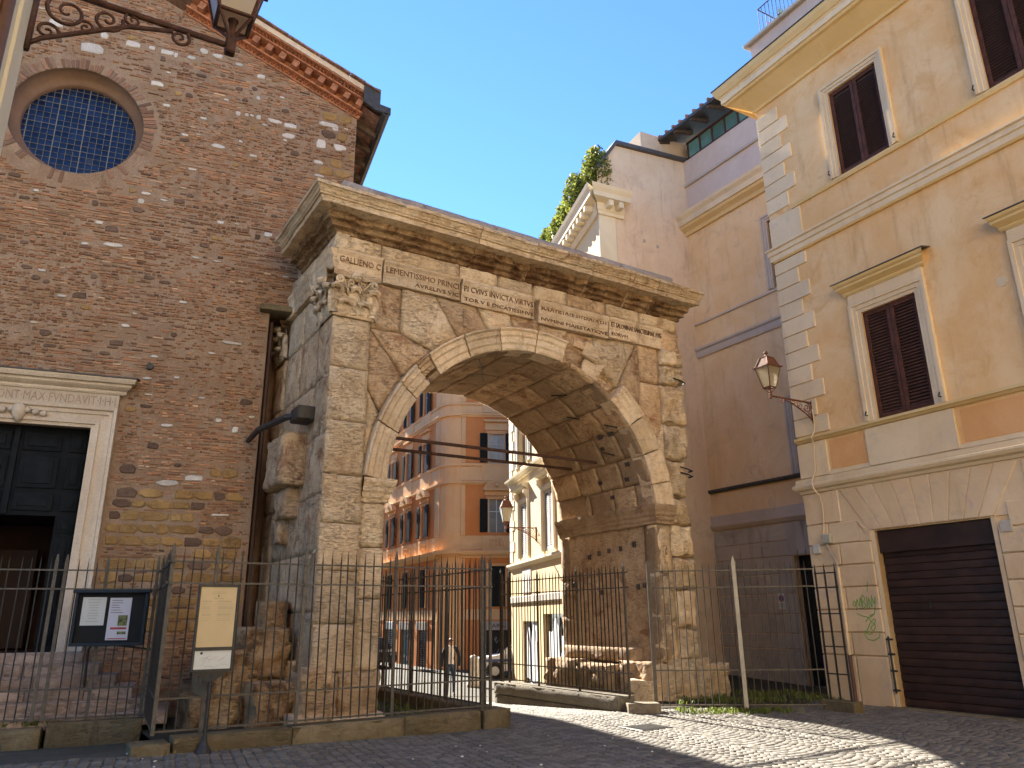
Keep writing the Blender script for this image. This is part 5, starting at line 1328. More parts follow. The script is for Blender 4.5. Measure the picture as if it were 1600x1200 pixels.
def graffiti():
    S = [[(-.62,1.75),(-.6,1.82),(-.55,1.8),(-.57,1.72),(-.62,1.75)],[(-.55,1.65),(-.52,1.88),(-.48,1.7),(-.44,1.92),(-.42,1.68)],[(-.42,1.7),(-.4,1.95),(-.34,1.86),(-.39,1.8),(-.33,1.74),(-.41,1.68)],[(-.32,1.68),(-.3,1.9)],[(-.28,1.67),(-.27,1.9),(-.22,1.68),(-.2,1.92)],[(-.2,1.88),(-.16,1.75),(-.12,1.92),(-.18,1.6),(-.3,1.52),(-.48,1.56),(-.56,1.6)],[(-.28,1.98),(-.26,2.08),(-.23,2.16)],
         [(-.4,1.45),(-.33,1.52),(-.28,1.46),(-.34,1.38),(-.42,1.26),(-.36,1.22),(-.28,1.26)],[(-.22,1.5),(-.28,1.45),(-.2,1.38),(-.26,1.28),(-.32,1.34),(-.24,1.4),(-.18,1.48),(-.22,1.5)],[(-.42,1.3),(-.46,1.22),(-.4,1.14),(-.28,1.12),(-.16,1.18),(-.13,1.28)],[(-.3,1.56),(-.2,1.58)]]
    mbs = [MB(), MB()]
    for i_, p in enumerate(S):
        mb = mbs[i_ > 6]; q = []
        for i in range(len(p)-1):
            for k in range(4): t = k/4; q.append((p[i][0]*(1-t)+p[i+1][0]*t, p[i][1]*(1-t)+p[i+1][1]*t))
        q.append(p[-1]); q = [q[0]]+[((q[i-1][0]+2*q[i][0]+q[i+1][0])/4, (q[i-1][1]+2*q[i][1]+q[i+1][1])/4) for i in range(1, len(q)-1)]+[q[-1]]
        for i in range(len(q)-1):
            d = Vector((q[i+1][0]-q[i][0], q[i+1][1]-q[i][1])); n = Vector((-d.y, d.x)).normalized()*.009 if d.length > 1e-6 else Vector((0,0))
            mb.add([(q[i][0]+n.x,-.048,q[i][1]+n.y),(q[i+1][0]+n.x,-.048,q[i+1][1]+n.y),(q[i+1][0]-n.x,-.048,q[i+1][1]-n.y),(q[i][0]-n.x,-.048,q[i][1]-n.y)], [(0,1,2,3)])
    for mb in mbs: mb.build('graffiti', GRAF, och, label='green sprayed graffiti tag', kind='stuff')
graffiti()
# roof terrace railing with flower pots
tr = thing('balcony_railing', 'thin iron terrace railing at the top of the ochre house', 'railing', tuple(OW(XL+.35,.1,15.32)), OH_YAW)
for z in (.08,.8): MB().tube([(0,0,z),(6,0,z)], .014, 6).build('rail', DRUST, tr)
MB().tube([(0,0,.8),(0,2,.8)], .014, 6).tube([(0,0,.08),(0,2,.08)], .012, 6).build('rail', DRUST, tr)
bm_ = MB().tube([(0,0,.0),(0,0,.82)], .008, 5).mesh('baluster', DRUST)
for k in range(40): link('baluster', bm_, tr, loc=(k*.11,0,0))
for k in range(1, 14): link('baluster', bm_, tr, loc=(0,k*.14,0))
for k, x in enumerate((.55,1.15,1.9)):
    p = thing('flower_pot', ('first','second','third')[k]+' dark flower pot from the corner behind the terrace railing', 'flower pot', tuple(OW(XL+.35+x,.28,15.32)), OH_YAW, 'pots on the terrace')
    MB().lathe([(.09,0),(.13,.22),(.14,.24),(.11,.24),(.1,.2)], 10).build('pot', INKD, p)
    link('foliage', tufts('foliage', [(0,0,.2,.06)]*4, LEAF, (.12,.3), 7), p)
    if k == 0:
        for q in range(7): MB().lathe([(.005,-.02),(.025,0),(.005,.02)], 6, (rnd.gauss(-.2,.1), rnd.gauss(-.1,.08), rnd.uniform(.05,.4))).build('flower', plain('pink_petal', (.6,.08,.2), .6) if q == 0 else bpy.data.materials['pink_petal'], p)
rl = OW(-.97, 0, 5.76)
bracket_lamp('rusty bracket lantern on the corner quoins of the ochre house', tuple(OW(-.97,-.03,5.8)), OH_YAW-90, 1.18, .95, RUST, 1.05)

# ------------------------------------------------------------------ recessed wing beside the ochre house
WG_O, WG_YAW = (7.492, 19.458), -58.5
wing = thing('recessed_wing', 'set back orange plastered wing with grey rusticated base and attic window strip', 'house', (*WG_O, 0), WG_YAW)
m = MB(); wall_open(m, -3.2, 4, -.6, 14.2, [(-.52,.45,-.2,3.04),(-.06,1.1,10.41,12.5),(.0,1.1,5.12,7.0)], 0, .25); m.build('wall', WINGP, wing, fix=False)
for w in ((-.06,1.1,10.41,12.5),(.0,1.1,5.12,7.0)):
    frame_mould(wing, *w, .2, TRIMG); louvres(wing, *w, .04)
band(wing, [(0,5.0),(.06,5.0),(.1,5.05),(.1,5.1),(0,5.12)], -3.2, 4, LEAD, 'sill_course')
band(wing, [(0,3.92),(.06,3.92),(.1,3.98),(.13,4.02),(.13,4.08),(.08,4.1),(.08,4.32),(0,4.34)], -3.2, 4, TRIMG, 'base_cornice')
band(wing, [(0,9.22),(.05,9.22),(.07,9.28),(.07,9.42),(.12,9.46),(.12,9.52),(0,9.56)], -3.2, 4, TRIMG, 'string_course')
band(wing, [(0,10.3),(.05,10.3),(.05,10.36),(0,10.38)], -3.2, 4, TRIMG, 'sill_course')
band(wing, [(0,13.45),(.08,13.45),(.12,13.55),(.26,13.64),(.3,13.72)], -3.3, 4, TRIMY, 'eaves_cornice'); band(wing, [(0,13.722),(.34,13.722),(.36,13.9),(.44,14.0),(.46,14.08),(0,14.14)], -3.3, 4, TRIM, 'eaves_cornice')
MB().box(-3.3,4,.1,5,14.14,16.3).build('attic_wall', MAUVE, wing); band(wing, [(-.1,15.3),(-.02,15.3),(-.02,15.38),(-.1,15.4)], -3.2, 4, TRIMG, 'attic_string')
MB().box(-3.1,4,.6,5,16.3,17.0).build('attic_wall', INKD, wing)
for k in range(9):
    x = -2.95+k*.55
    MB().cbox(x-.03,x+.03,.1,.18,16.3,16.92,.006).build('window_post', DRUST, wing); MB().box(x+.04,x+.5,.13,.14,16.36,16.88).build('pane', TEALG, wing)
MB().box(-3.0,4,.1,.18,16.28,16.34).build('window_sill', DRUST, wing); MB().box(-3.0,4,.1,.18,16.88,16.96).build('window_head', DRUST, wing)
MB().prism([(-.75,16.98),(-.75,17.08),(4,18.6),(4,18.4)], lambda p: (-3.7,p[0],p[1]), lambda p: (4,p[0],p[1])).build('attic_roof', LEAD, wing)
for k in range(10): MB().prism([(-.7,16.9),(-.7,16.98),(.1,17.24),(.1,17.1)], lambda p: (-3.5+k*.75,p[0],p[1]), lambda p: (-3.38+k*.75,p[0],p[1])).build('rafter', WOOD, wing)
for k in range(24): MB().tube([(-3.65+k*.32,-.78,17.1),(-3.65+k*.32,1.5,17.85)], .06, 6).build('roof_tile', TILE, wing)
zs = [-.3,.75,1.12,1.6,2.1,2.6,3.05,3.45,3.9]
for i in range(len(zs)-1):
    x = -3.2; k = 0
    while x < -.55:
        w = (.75 if (i+k) % 2 else .95); x1 = min(x+w, -.54)
        if -.54-x1 < .3: x1 = -.54
        if i == 0: x1 = -.54
        rustic(wing, x, x1, zs[i], zs[i+1], GREYR, -.03, .012); x = x1; k += 1
for i in range(6): P = -.6+i*.25; MB().prism([(P+.01,3.06),(P+.23,3.06),(P+.3-.02,3.9),(P+.02-.1,3.9)], lambda p: (p[0],-.034,p[1]), lambda p: (p[0],.0,p[1])).build('voussoir', GREYR, wing)
MB().box(-.52,.45,.2,.24,-.2,3.04).build('door', plain('dark_grey_door', (.02,.018,.017), .6), wing)
p = MB().cbox(-1.12,-.92,-.045,-.032,1.72,2.12,.004).build('no_parking_sign', PAPER, wing)
MB().lathe([(.0,0),(.085,0),(.085,.004),(.0,.004)], 18).build('sign_disc', INKR, p, loc=(-1.02,-.046,1.99)).rotation_euler = (RAD(90),0,0)
MB().lathe([(.0,0),(.062,0),(.062,.004),(.0,.004)], 18).build('sign_disc', CARB, p, loc=(-1.02,-.0485,1.99)).rotation_euler = (RAD(90),0,0)
for k, tx in enumerate(('PASSO', 'CARRABILE')): text('lettering', tx, INKD, p, -1.1, -.94, 1.83-k*.05, .03, -.0455, .002)
MB().box(-1.03,-1.01,-.054,-.05,1.92,2.06).build('sign_bar', WHITEP, p)

# ------------------------------------------------------------------ pale yellow house behind, with its pink party wall
YH_O, YH_YAW = (2.755, 20.757), -76.5
yel = thing('yellow_house', 'cream yellow street house behind the arch with pink windowless end wall', 'house', (*YH_O, 0), YH_YAW)
PK = ((0,0,0), 25-YH_YAW)
TF[0] = PK
m = MB()
m.add([(0,0,-1.2),(3.55,0,-1.2),(3.55,0,16.3),(.75,0,16.2),(.0,0,15.1)], [(0,1,2,3,4)]); m.build('party_wall', PINK, yel, fix=False)
MB().cbox(-.02,.58,-.035,.02,-.8,13.5,.01).build('corner_pilaster', YTRIM, yel)
MB().prism([(.0,15.1),(.75,16.2),(3.6,16.3),(3.6,16.42),(.72,16.34),(-.08,15.16)], lambda p: (p[0],-.12,p[1]), lambda p: (p[0],.3,p[1])).build('wall_coping', LEAD, yel)
MB().cbox(1.9,4.0,.15,3,16.3,17.2,.02).build('chimney_wall', PINK, yel)
CR = [(0,13.5),(.08,13.5),(.1,13.6),(.14,13.64),(.14,13.86),(.42,13.9),(.42,14.06),(.5,14.16),(.54,14.26),(0,14.34)]
MB().prism(CR, lambda p: (-p[0],-p[0],p[1]), lambda p: (.85+p[0]*.2,-p[0],p[1])).build('cornice_return', YTRIM, yel)
for x in (.15,.52): MB().cbox(x,x+.17,-.4,-.13,13.67,13.88,.02).build('modillion', YTRIM, yel)
for x, z in ((1.6,12.9),(2.1,12.8)): MB().cbox(x,x+.09,-.03,.02,z,z+.1,.01).build('vent', TRIMG, yel)
TF[0] = None
# unseen wall added behind the right pier to block a strip of sun
a_, b_ = AW(8.0,3.35,0), Vector((*YH_O,0)); fy = frame(YH_O, YH_YAW); vv = b_-a_; ln_ = vv.length
lk = MB().box(0, ln_, -.2, .2, -.9, 7.6).build('sun_block_wall', PINK, yel); ax, ay = Vector((math.cos(RAD(YH_YAW)), math.sin(RAD(YH_YAW)), 0)), Vector((-math.sin(RAD(YH_YAW)), math.cos(RAD(YH_YAW)), 0))
lk.location = ((a_-b_).dot(ax), (a_-b_).dot(ay), 0); lk.rotation_euler = (0,0,math.atan2(vv.y, vv.x)-RAD(YH_YAW))
YW1 = [(-10.65,-9.35,3.85,6.0),(-7.1,-5.8,3.85,6.0),(-3.5,-2.2,3.85,6.0)]; YW2 = [(-10.65,-9.35,7.55,9.7),(-7.1,-5.8,7.55,9.7),(-3.5,-2.2,7.55,9.7)]; YW3 = [(-10.65,-9.35,11.0,12.9),(-7.1,-5.8,11.0,12.9),(-3.5,-2.2,11.0,12.9)]
YG = [(-10.4,-8.3,-.9,1.45),(-7.4,-3.4,-.9,1.7)]
m = MB(); wall_open(m, -12.35, 0, -1.4, 13.6, YW1+YW2+YW3+YG, 0, .25); m.add([(-12.35,0,-1.4),(-12.35,9,-1.4),(-12.35,9,13.6),(-12.35,0,13.6)], [(0,1,2,3)]); m.box(-12.3,-2.6,.3,9,13.4,14.2); m.build('wall', YELLOW, yel, fix=False)
MB().prism(CR, lambda p: (-12.35-p[0],-p[0],p[1]), lambda p: (.0+p[0],-p[0],p[1])).build('eaves_cornice', YTRIM, yel)
md = MB().cbox(0,.17,-.4,-.13,13.67,13.88,.02).mesh('modillion', YTRIM)
for k in range(33): link('modillion', md, yel, loc=(-12.3+k*.375,0,0))
for w in YW1+YW2+YW3:
    frame_mould(yel, *w, .16, YTRIM)
    MB().box(w[0],w[1],.15,.17,w[2],w[3]).build('pane', WGLASS, yel)
for w in YW1: louvres(yel, w[0], w[1], w[2], w[3], .03, plain('pale_grey_shutter', (.42,.4,.36), .6) if w is YW1[0] else bpy.data.materials['pale_grey_shutter'], .075)
for w in YW2:
    for x, a in ((w[0]-.62,1),(w[1]+.02,-1)): louvres(yel, x, x+.6, w[2], w[3], -.06, bpy.data.materials['pale_grey_shutter'], .075)
for w in YW1:
    a, b = w[0]-.2, w[1]+.2
    MB().prism([(0,6.45),(.1,6.45),(.16,6.52),(.3,6.56),(.34,6.64),(0,6.72)], lambda p: (a-p[0]*.4,-p[0],p[1]), lambda p: (b+p[0]*.4,-p[0],p[1])).build('window_hood', YTRIM, yel)
    for x in (a, b-.14): MB().prism([(0,5.9),(.06,5.95),(.1,6.15),(.22,6.3),(.24,6.44),(0,6.44)], lambda p: (x,-p[0],p[1]), lambda p: (x+.14,-p[0],p[1])).build('console', YTRIM, yel)
band(yel, [(0,7.05),(.06,7.05),(.1,7.12),(.2,7.18),(.22,7.26),(0,7.32)], -12.55, 0, YTRIM); band(yel, [(0,3.5),(.05,3.5),(.1,3.58),(.16,3.62),(.16,3.7),(0,3.74)], -12.5, 0, YTRIM); band(yel, [(0,2.1),(.04,2.1),(.08,2.16),(.08,2.36),(0,2.4)], -12.4, 0, TRIMG)
z = 3.78; k = 0
while z < 13.3:
    MB().cbox(-12.38,-11.6 if k % 2 else -11.85,-.035,.02,z+.01,z+.42,.01).build('quoin', YTRIM, yel); z += .43; k += 1
for (a, b, c, d) in YG: MB().box(a,b,.16,.2,c,d).build('shop_window', WGLASS, yel)
for k in range(24):
    a = rnd.choice((rnd.uniform(-10.3,-8.8), rnd.uniform(-7.3,-4.2), rnd.uniform(-7.3,-4.2))); w = rnd.uniform(.5,.9); zb = rnd.uniform(-.9,.0)
    P = [(a,zb),(a+w,zb+rnd.uniform(-.05,.05)),(a+w*rnd.uniform(.8,1),zb+rnd.uniform(.9,1.4)),(a+w*.5,zb+rnd.uniform(1.2,1.8)),(a+w*rnd.uniform(0,.15),zb+rnd.uniform(.9,1.4))]
    y = .15-.004*k
    MB().prism(P, lambda p: (p[0],y,p[1]), lambda p: (p[0],y-.003,p[1])).build('torn_poster', WPAPER, yel)
MB().cbox(-10.3,-9.0,-.03,-.0,2.45,3.4,.008).build('street_name_slab', MARBLE, yel)
bracket_lamp('lantern on a scrolled bracket on the yellow house seen through the arch', tuple(frame(YH_O, YH_YAW)(-8.14,-.02,4.8)), YH_YAW-90, 1.15, 1.1, RUST, 1.3)

# ivy spilling over the yellow house's roof edge
def leaf_cloud(name, blobs, n, size, mat=LEAF):
    VS, FS, CC = [], [], []
    for k in range(n):
        c, r, w = rnd.choices(blobs, [b[2] for b in blobs])[0]
        d = Vector((rnd.gauss(0,1), rnd.gauss(0,1), rnd.gauss(0,1))).normalized()*rnd.random()**.4
        p = Vector((c[0]+d.x*r[0], c[1]+d.y*r[1], c[2]+d.z*r[2]))
        a = Vector((rnd.gauss(0,1), rnd.gauss(0,1), rnd.gauss(0,.6))).normalized(); b = a.cross(Vector((rnd.gauss(0,1), rnd.gauss(0,1), rnd.gauss(0,1)))).normalized(); s = size*rnd.uniform(.6,1.4)
        o = len(VS); VS += [p-a*s, p+b*s*.55-a*s*.1, p+a*s, p-b*s*.55-a*s*.1]; FS.append((o,o+1,o+2,o+3)); q = rnd.uniform(.45,1.5); CC.append((q*rnd.uniform(.9,1.3), q, q*.8))
    me = bpy.data.meshes.new(name); me.from_pydata(VS, [], FS); me.materials.append(mat); attr_colors(me, CC); me.update(); return me
ivy = thing('ivy', 'green ivy spilling over the roof edge of the yellow house', 'ivy', (*YH_O, 0), YH_YAW)
blobs = []
for k in range(16):
    x = -k*.55-.3; blobs.append(((x, .1+rnd.gauss(0,.1), 15.0-.02*k+rnd.gauss(0,.15)), (.5,.5,.75+rnd.uniform(-.15,.25)), 1.0))
for k in range(7): blobs.append(((-rnd.uniform(0,7), .1, 15.6+rnd.uniform(0,.5)), (.18,.18,.35), .12))
link('foliage', leaf_cloud('foliage', blobs, 34000, .06), ivy)
st = MB()
for k in range(8): st.tube([(-k*1.0-.3,.3,14.2),(-k*1.0-.2,.2,14.9),(-k*1.0-.5,.1,15.5)], .02, 5)
st.build('stem', WOOD, ivy)

# ------------------------------------------------------------------ orange palazzo at the end of the street
OR_O, OR_YAW = (-3.572, 39.0), 7.0
orn = thing('orange_palazzo', 'orange and red corner palazzo with dark shutters and arched window pediments', 'building', (*OR_O, 0), OR_YAW)
LT = ((0,0,0), -63.7-OR_YAW)
ZL = [(4.7,8.3),(8.3,12.0),(12.0,15.8),(15.8,19.5)]
def far_window(x, w, z0, z1, ped, curtain):
    """window: frame, two panes, open shutters either side, pediment; in the current facade frame"""
    f = frame_mould(orn, x-w/2, x+w/2, z0, z1, .14, PEACH, name='window')
    MB().box(x-w/2,x+w/2,.1,.12,z0,z1).build('pane', CURT if curtain else WGLASS, orn)
    MB().box(x-.02,x+.02,.06,.1,z0,z1).box(x-w/2,x-.02,.062,.098,z0+(z1-z0)*.62,z0+(z1-z0)*.62+.04).box(x+.02,x+w/2,.062,.098,z0+(z1-z0)*.62,z0+(z1-z0)*.62+.04).box(x-w/2,x-w/2+.04,.064,.1,z0,z1).box(x+w/2-.04,x+w/2,.064,.1,z0,z1).build('casement', WHITEP, orn)
    for a in (-1, 1):
        xx = x+a*(w/2+.06+w*.24)
        sh = MB().cbox(xx-w*.24,xx+w*.24,-.16,-.11,z0,z1,.006); s = sh.build('shutter', DSHUT, orn); l = MB(); z = z0+.06
        while z < z1-.06: l.box(xx-w*.2,xx+w*.2,-.172,-.16,z,z+.035); z += .07
        l.build('louvre_slats', DSHUT, s, kind='stuff')
    if ped == 'arch':
        P = [(x-w*.85,z1+.42),(x+w*.85,z1+.42)] + [(x+w*.85*math.cos(math.pi*k/14), z1+.45+.5*math.sin(math.pi*k/14)) for k in range(15)]
        Q = [(x-w*.68,z1+.5),(x+w*.68,z1+.5)] + [(x+w*.68*math.cos(math.pi*k/14), z1+.5+.36*math.sin(math.pi*k/14)) for k in range(15)]
        b = MB().prism(P, lambda p: (p[0],-.3,p[1]), lambda p: (p[0],0,p[1])).build('pediment', PEACH, orn); MB().prism(Q, lambda p: (p[0],-.302,p[1]), lambda p: (p[0],-.29,p[1])).build('tympanum', OCHRED, b)
        MB().lathe([(.02,-.1),(.12,0),(.02,.12)], 8, (x,-.31,z1+.66)).build('tympanum_relief', PEACH, b)
        MB().cbox(x-w*.75,x+w*.75,-.1,0,z1+.18,z1+.4,.01).build('window_frieze', PEACH, orn)
    elif ped == 'flat':
        MB().cbox(x-w*.8,x+w*.8,-.22,0,z1+.62,z1+.74,.02).build('pediment', PEACH, orn); MB().cbox(x-w*.72,x+w*.72,-.06,0,z1+.2,z1+.6,.01).build('window_frieze', PEACH, orn)
def palazzo_front(xs, x0, x1, curt, left):
    ops = []
    for (za, zb), (w0, w1) in zip(ZL[:4], ((5.78,7.5),(9.42,11.0),(12.75,14.4),(16.3,17.8))):
        for x in xs: ops.append((x-.42,x+.42,w0,w1))
    g = [(x-.42,x+.42,2.12,4.1) for x in xs]
    shop = [(x-.75,x+.75,-1.2,1.0) for x in xs]
    m = MB(); wall_open(m, x0, x1, -1.6, 19.5, ops+g+shop, 0, .22); m.build('wall', REDOR, orn, fix=False)
    for (za, zb), (w0, w1), pd in zip(ZL[:4], ((5.78,7.5),(9.42,11.0),(12.75,14.4),(16.3,17.8)), ('arch','flat',None,None)):
        for i, x in enumerate(xs):
            far_window(x, .84, w0, w1, pd, (i+int(w0)) % 2 == 0 or not left)
            MB().cbox(x-.75,x+.75,-.08,0,za+.15,w0-.16,.01).build('apron_panel', PEACH, orn)
            if za == 4.7:
                for q in range(5): MB().lathe([(.03,0),(.06,.1),(.03,.2),(.06,.32),(.04,.4)], 7, (x-.34+q*.17,-.1,5.1)).build('baluster', PEACH, orn)
        for sx in ([x0+.1]+[(xs[i]+xs[i+1])/2 for i in range(len(xs)-1)]+[x1-.1]) if not left else []: pass
    for (a, b, c, d) in g:
        MB().box(a,b,.1,.12,c,d).build('pane', WGLASS, orn); louvres(orn, a, b, c, d, -.03, DSHUT, .08); frame_mould(orn, a, b, c, d, .12, PEACH)
    for i, (a, b, c, d) in enumerate(shop):
        s = MB().box(a,b,.12,.16,c,d).build('shop_shutter', GREYR if i % 2 else IRONB, orn)
        sl = MB(); z = c
        while z < d: sl.box(a,b,.1,.12,z,z+.06); z += .11
        sl.build('shutter_slats', IRON, s, kind='stuff')
        gm = MB()
        for q in range(9):
            x, z = rnd.uniform(a+.1,b-.3), rnd.uniform(-.6,.7); pts = [(x,.095,z)]
            for r in range(5): x = min(b-.05, max(a+.05, x+rnd.uniform(-.12,.18))); z = z+rnd.uniform(-.15,.15); pts.append((x,.095,z))
            gm.tube(pts, .014, 4)
        gm.build('graffiti', GRAFK if i % 2 else WHITEP, s, kind='stuff')
        MB().cbox(a-.1,b+.1,-.06,.02,1.0,1.42,.01).build('shop_sign', (TRIMG, WHITEP, plain('maroon_sign', (.16,.02,.03), .5) if i == 2 else TRIMG)[i % 3], orn)
    band(orn, [(0,4.5),(.08,4.5),(.12,4.58),(.3,4.66),(.34,4.76),(.36,4.84),(0,4.9)], x0, x1, PEACH); band(orn, [(0,8.25),(.05,8.25),(.08,8.3),(.14,8.34),(.14,8.42),(0,8.46)], x0, x1, PEACH); band(orn, [(0,9.22),(.04,9.22),(.1,9.28),(.1,9.36),(0,9.4)], x0, x1, PEACH)
    band(orn, [(0,11.9),(.05,11.9),(.1,11.98),(.16,12.02),(.16,12.1),(0,12.14)], x0, x1, PEACH); band(orn, [(0,12.55),(.04,12.55),(.1,12.6),(.1,12.68),(0,12.72)], x0, x1, PEACH); band(orn, [(0,15.7),(.1,15.75),(.14,15.9),(0,15.95)], x0, x1, PEACH)
    band(orn, [(0,18.9),(.1,18.9),(.2,19.1),(.6,19.2),(.65,19.45),(0,19.55)], x0, x1, PEACH, 'eaves_cornice')
    for za, zb in ((4.92,5.62),(8.47,9.2),(12.15,12.54)): MB().box(x0,x1,-.03,0,za,zb).build('parapet_band', PEACH, orn)
    MB().box(x0,x1,-.025,0,1.5,2.0).build('parapet_band', PEACH, orn)
palazzo_front([2.72, 5.6, 8.5], .85, 12, True, False)
for (za, zb) in ((-1.4,1.48),(2.02,4.48),(5.63,8.24),(9.41,11.88),(12.73,15.68)): 
    MB().cbox(.86,1.08,-.04,.0,za,zb,.01).build('corner_pilaster', PEACH, orn)
text('shop_lettering', 'FARA', INKD, orn, 2.3, 3.1, 1.12, .18, -.062, .01)
TF[0] = LT
palazzo_front([-2.95-2.93*k for k in range(9, -1, -1)], -31, -.7, False, True)
for (za, zb) in ((-1.4,1.48),(2.02,4.48),(5.63,8.24),(9.41,11.88),(12.73,15.68)): MB().cbox(-1.35,-.71,-.04,.0,za,zb,.01).build('corner_pilaster', PEACH, orn)
TF[0] = None
def corner():
    # rounded corner between the two fronts
    a0, a1 = Vector((.85,0)), Vector((math.cos(RAD(116.3-7))*.7, math.sin(RAD(116.3-7))*.7))
    n = 10
    def pt(u, o):
        p = a0*(1-u)**2 + a1*u**2 + Vector((0,0))*2*u*(1-u); tt = -a0*2*(1-u) + a1*2*u; t = tt.normalized(); nn = Vector((-t.y, t.x)) if True else None
        if nn.dot(Vector((-1,-1))) < 0: nn = -nn
        return p + nn*o
    def sweep(z0, z1, o, name, mat):
        mb = MB()
        for k in range(n):
            P = [pt(k/n,o), pt((k+1)/n,o), pt((k+1)/n,-.2), pt(k/n,-.2)]
            mb.add([(p.x,p.y,z) for z in (z0,z1) for p in P], [(0,1,5,4),(1,2,6,5),(2,3,7,6),(3,0,4,7),(3,2,1,0),(4,5,6,7)])
        mb.build(name, mat, orn)
    sweep(-1.6, 19.5, 0, 'corner_wall', PEACH)
    for z0, z1, o in ((4.58,4.7,.12),(4.7,4.88,.34),(8.3,8.44,.12),(9.24,9.38,.08),(11.95,12.12,.14),(12.57,12.7,.08),(15.75,15.92,.12),(19.1,19.5,.5)): sweep(z0, z1, o, 'corner_band', PEACH)
corner()
MB().add([(-.2,.3,19.3),(12,.3,19.3),(12,16,19.3),(-7,16,19.3)], [(0,1,2,3)]).build('roof', TILE, orn)
bracket_lamp('small far lantern on the shaded side of the orange palazzo', tuple(frame(OR_O, 116.3)(9.0,.0,4.0)), 206.3, 1.2, 1.2, IRONB, 1.6)

# ------------------------------------------------------------------ house corner close on the left
NH_O, NH_YAW = (-3.14, 3.92), 119.5
near = thing('orange_house_corner', 'bright orange house corner with cream pilaster close on the left', 'house', (*NH_O, 0), NH_YAW)
MB().box(-7,.0,.03,4,-.3,14).build('wall', NEARO, near)
MB().cbox(-.5,.17,-.03,4,-.3,14,.012).box(-.3,.02,-.05,-.03,-.3,14).build('corner_pilaster', YTRIM, near)
MB().tube([(-.62,-.03,-.2),(-.62,-.03,14)], .035, 8).build('rain_pipe', plain('brown_drain_pipe', (.12,.07,.055), .5), near)
for z in (6.5,7.4,8.3,9.2): MB().tube([(-.62,.03,z),(-.62,-.08,z)], .045, 8).build('pipe_clip', IRONB, near)
bracket_lamp('large dark lantern on a scrolled iron bracket at the upper left', tuple(frame(NH_O, NH_YAW)(0,-.06,5.63)), 29.5, 1.2, 1.15, DRUST, 1.35)

# ------------------------------------------------------------------ the passer-by
def person():
    px, py = -2.04, 25.4; z = gz(px, py)
    t = thing('person', 'person in navy jacket, white shirt and jeans walking towards the arch', 'person', (px, py, z), 8)
    J = {'pelvis':(0,0,.93,.135),'waist':(0,.0,1.08,.125),'chest':(0,.0,1.3,.155),'neckb':(0,.0,1.46,.075),'neck':(0,-.01,1.53,.055),'head':(0,-.02,1.63,.095),'crown':(0,-.01,1.72,.075),
         'hipL':(-.09,0,.88,.095),'kneeL':(-.1,-.06,.5,.062),'ankL':(-.1,.06,.1,.045),'toeL':(-.11,-.1,.03,.04),'hipR':(.09,0,.88,.095),'kneeR':(.1,-.02,.5,.062),'ankR':(.1,-.08,.08,.045),'toeR':(.11,-.26,.035,.04),
         'shL':(-.18,0,1.42,.07),'elL':(-.27,.04,1.13,.055),'wrL':(-.27,-.06,.9,.038),'haL':(-.265,-.1,.81,.035),'shR':(.18,0,1.42,.07),'elR':(.27,.05,1.13,.055),'wrR':(.27,.0,.88,.038),'haR':(.26,-.03,.79,.035)}
    E = [('pelvis','waist'),('waist','chest'),('chest','neckb'),('neckb','neck'),('neck','head'),('head','crown')]
    for s in 'LR': E += [('pelvis','hip'+s),('hip'+s,'knee'+s),('knee'+s,'ank'+s),('ank'+s,'toe'+s),('chest','sh'+s),('sh'+s,'el'+s),('el'+s,'wr'+s),('wr'+s,'ha'+s)]
    names = list(J); me = bpy.data.meshes.new('body'); me.from_pydata([J[k][:3] for k in names], [(names.index(a), names.index(b)) for a, b in E], [])
    o = bpy.data.objects.new('tmp', me); COL.objects.link(o)
    sk = o.modifiers.new('s', 'SKIN'); ss = o.modifiers.new('u', 'SUBSURF'); ss.levels = ss.render_levels = 1
    for i, k in enumerate(names): me.skin_vertices[0].data[i].radius = (J[k][3], J[k][3]*(.8 if k in ('pelvis','waist','chest') else 1)); me.skin_vertices[0].data[i].use_root = (k == 'pelvis')
    dg = bpy.context.evaluated_depsgraph_get(); dg.update(); body = bpy.data.meshes.new_from_object(o.evaluated_get(dg)); bpy.data.objects.remove(o)
    body.materials.clear()
    for m in (JACKET, SHIRT, JEANS, SKIN, HAIR, INKD): body.materials.append(m)
    for p in body.polygons:
        c = p.center; p.use_smooth = True
        if c.z > 1.5: p.material_index = 4 if (c.z > 1.69 or c.y > .03) and c.z > 1.58 else 3
        elif c.z < .12: p.material_index = 5
        elif c.z < .95 and abs(c.x) < .2: p.material_index = 2
        elif c.z < .87: p.material_index = 3
        else: p.material_index = 1 if abs(c.x) < .075 and c.y < -.02 else 0
    link('body', body, t)
    MB().box(-.075,.075,-.13,-.1,1.635,1.665).build('sunglasses', INKD, t); MB().lathe([(.008,-.02),(.016,.0),(.006,.03)], 6, (0,-.125,1.61)).build('nose', SKIN, t)
person()

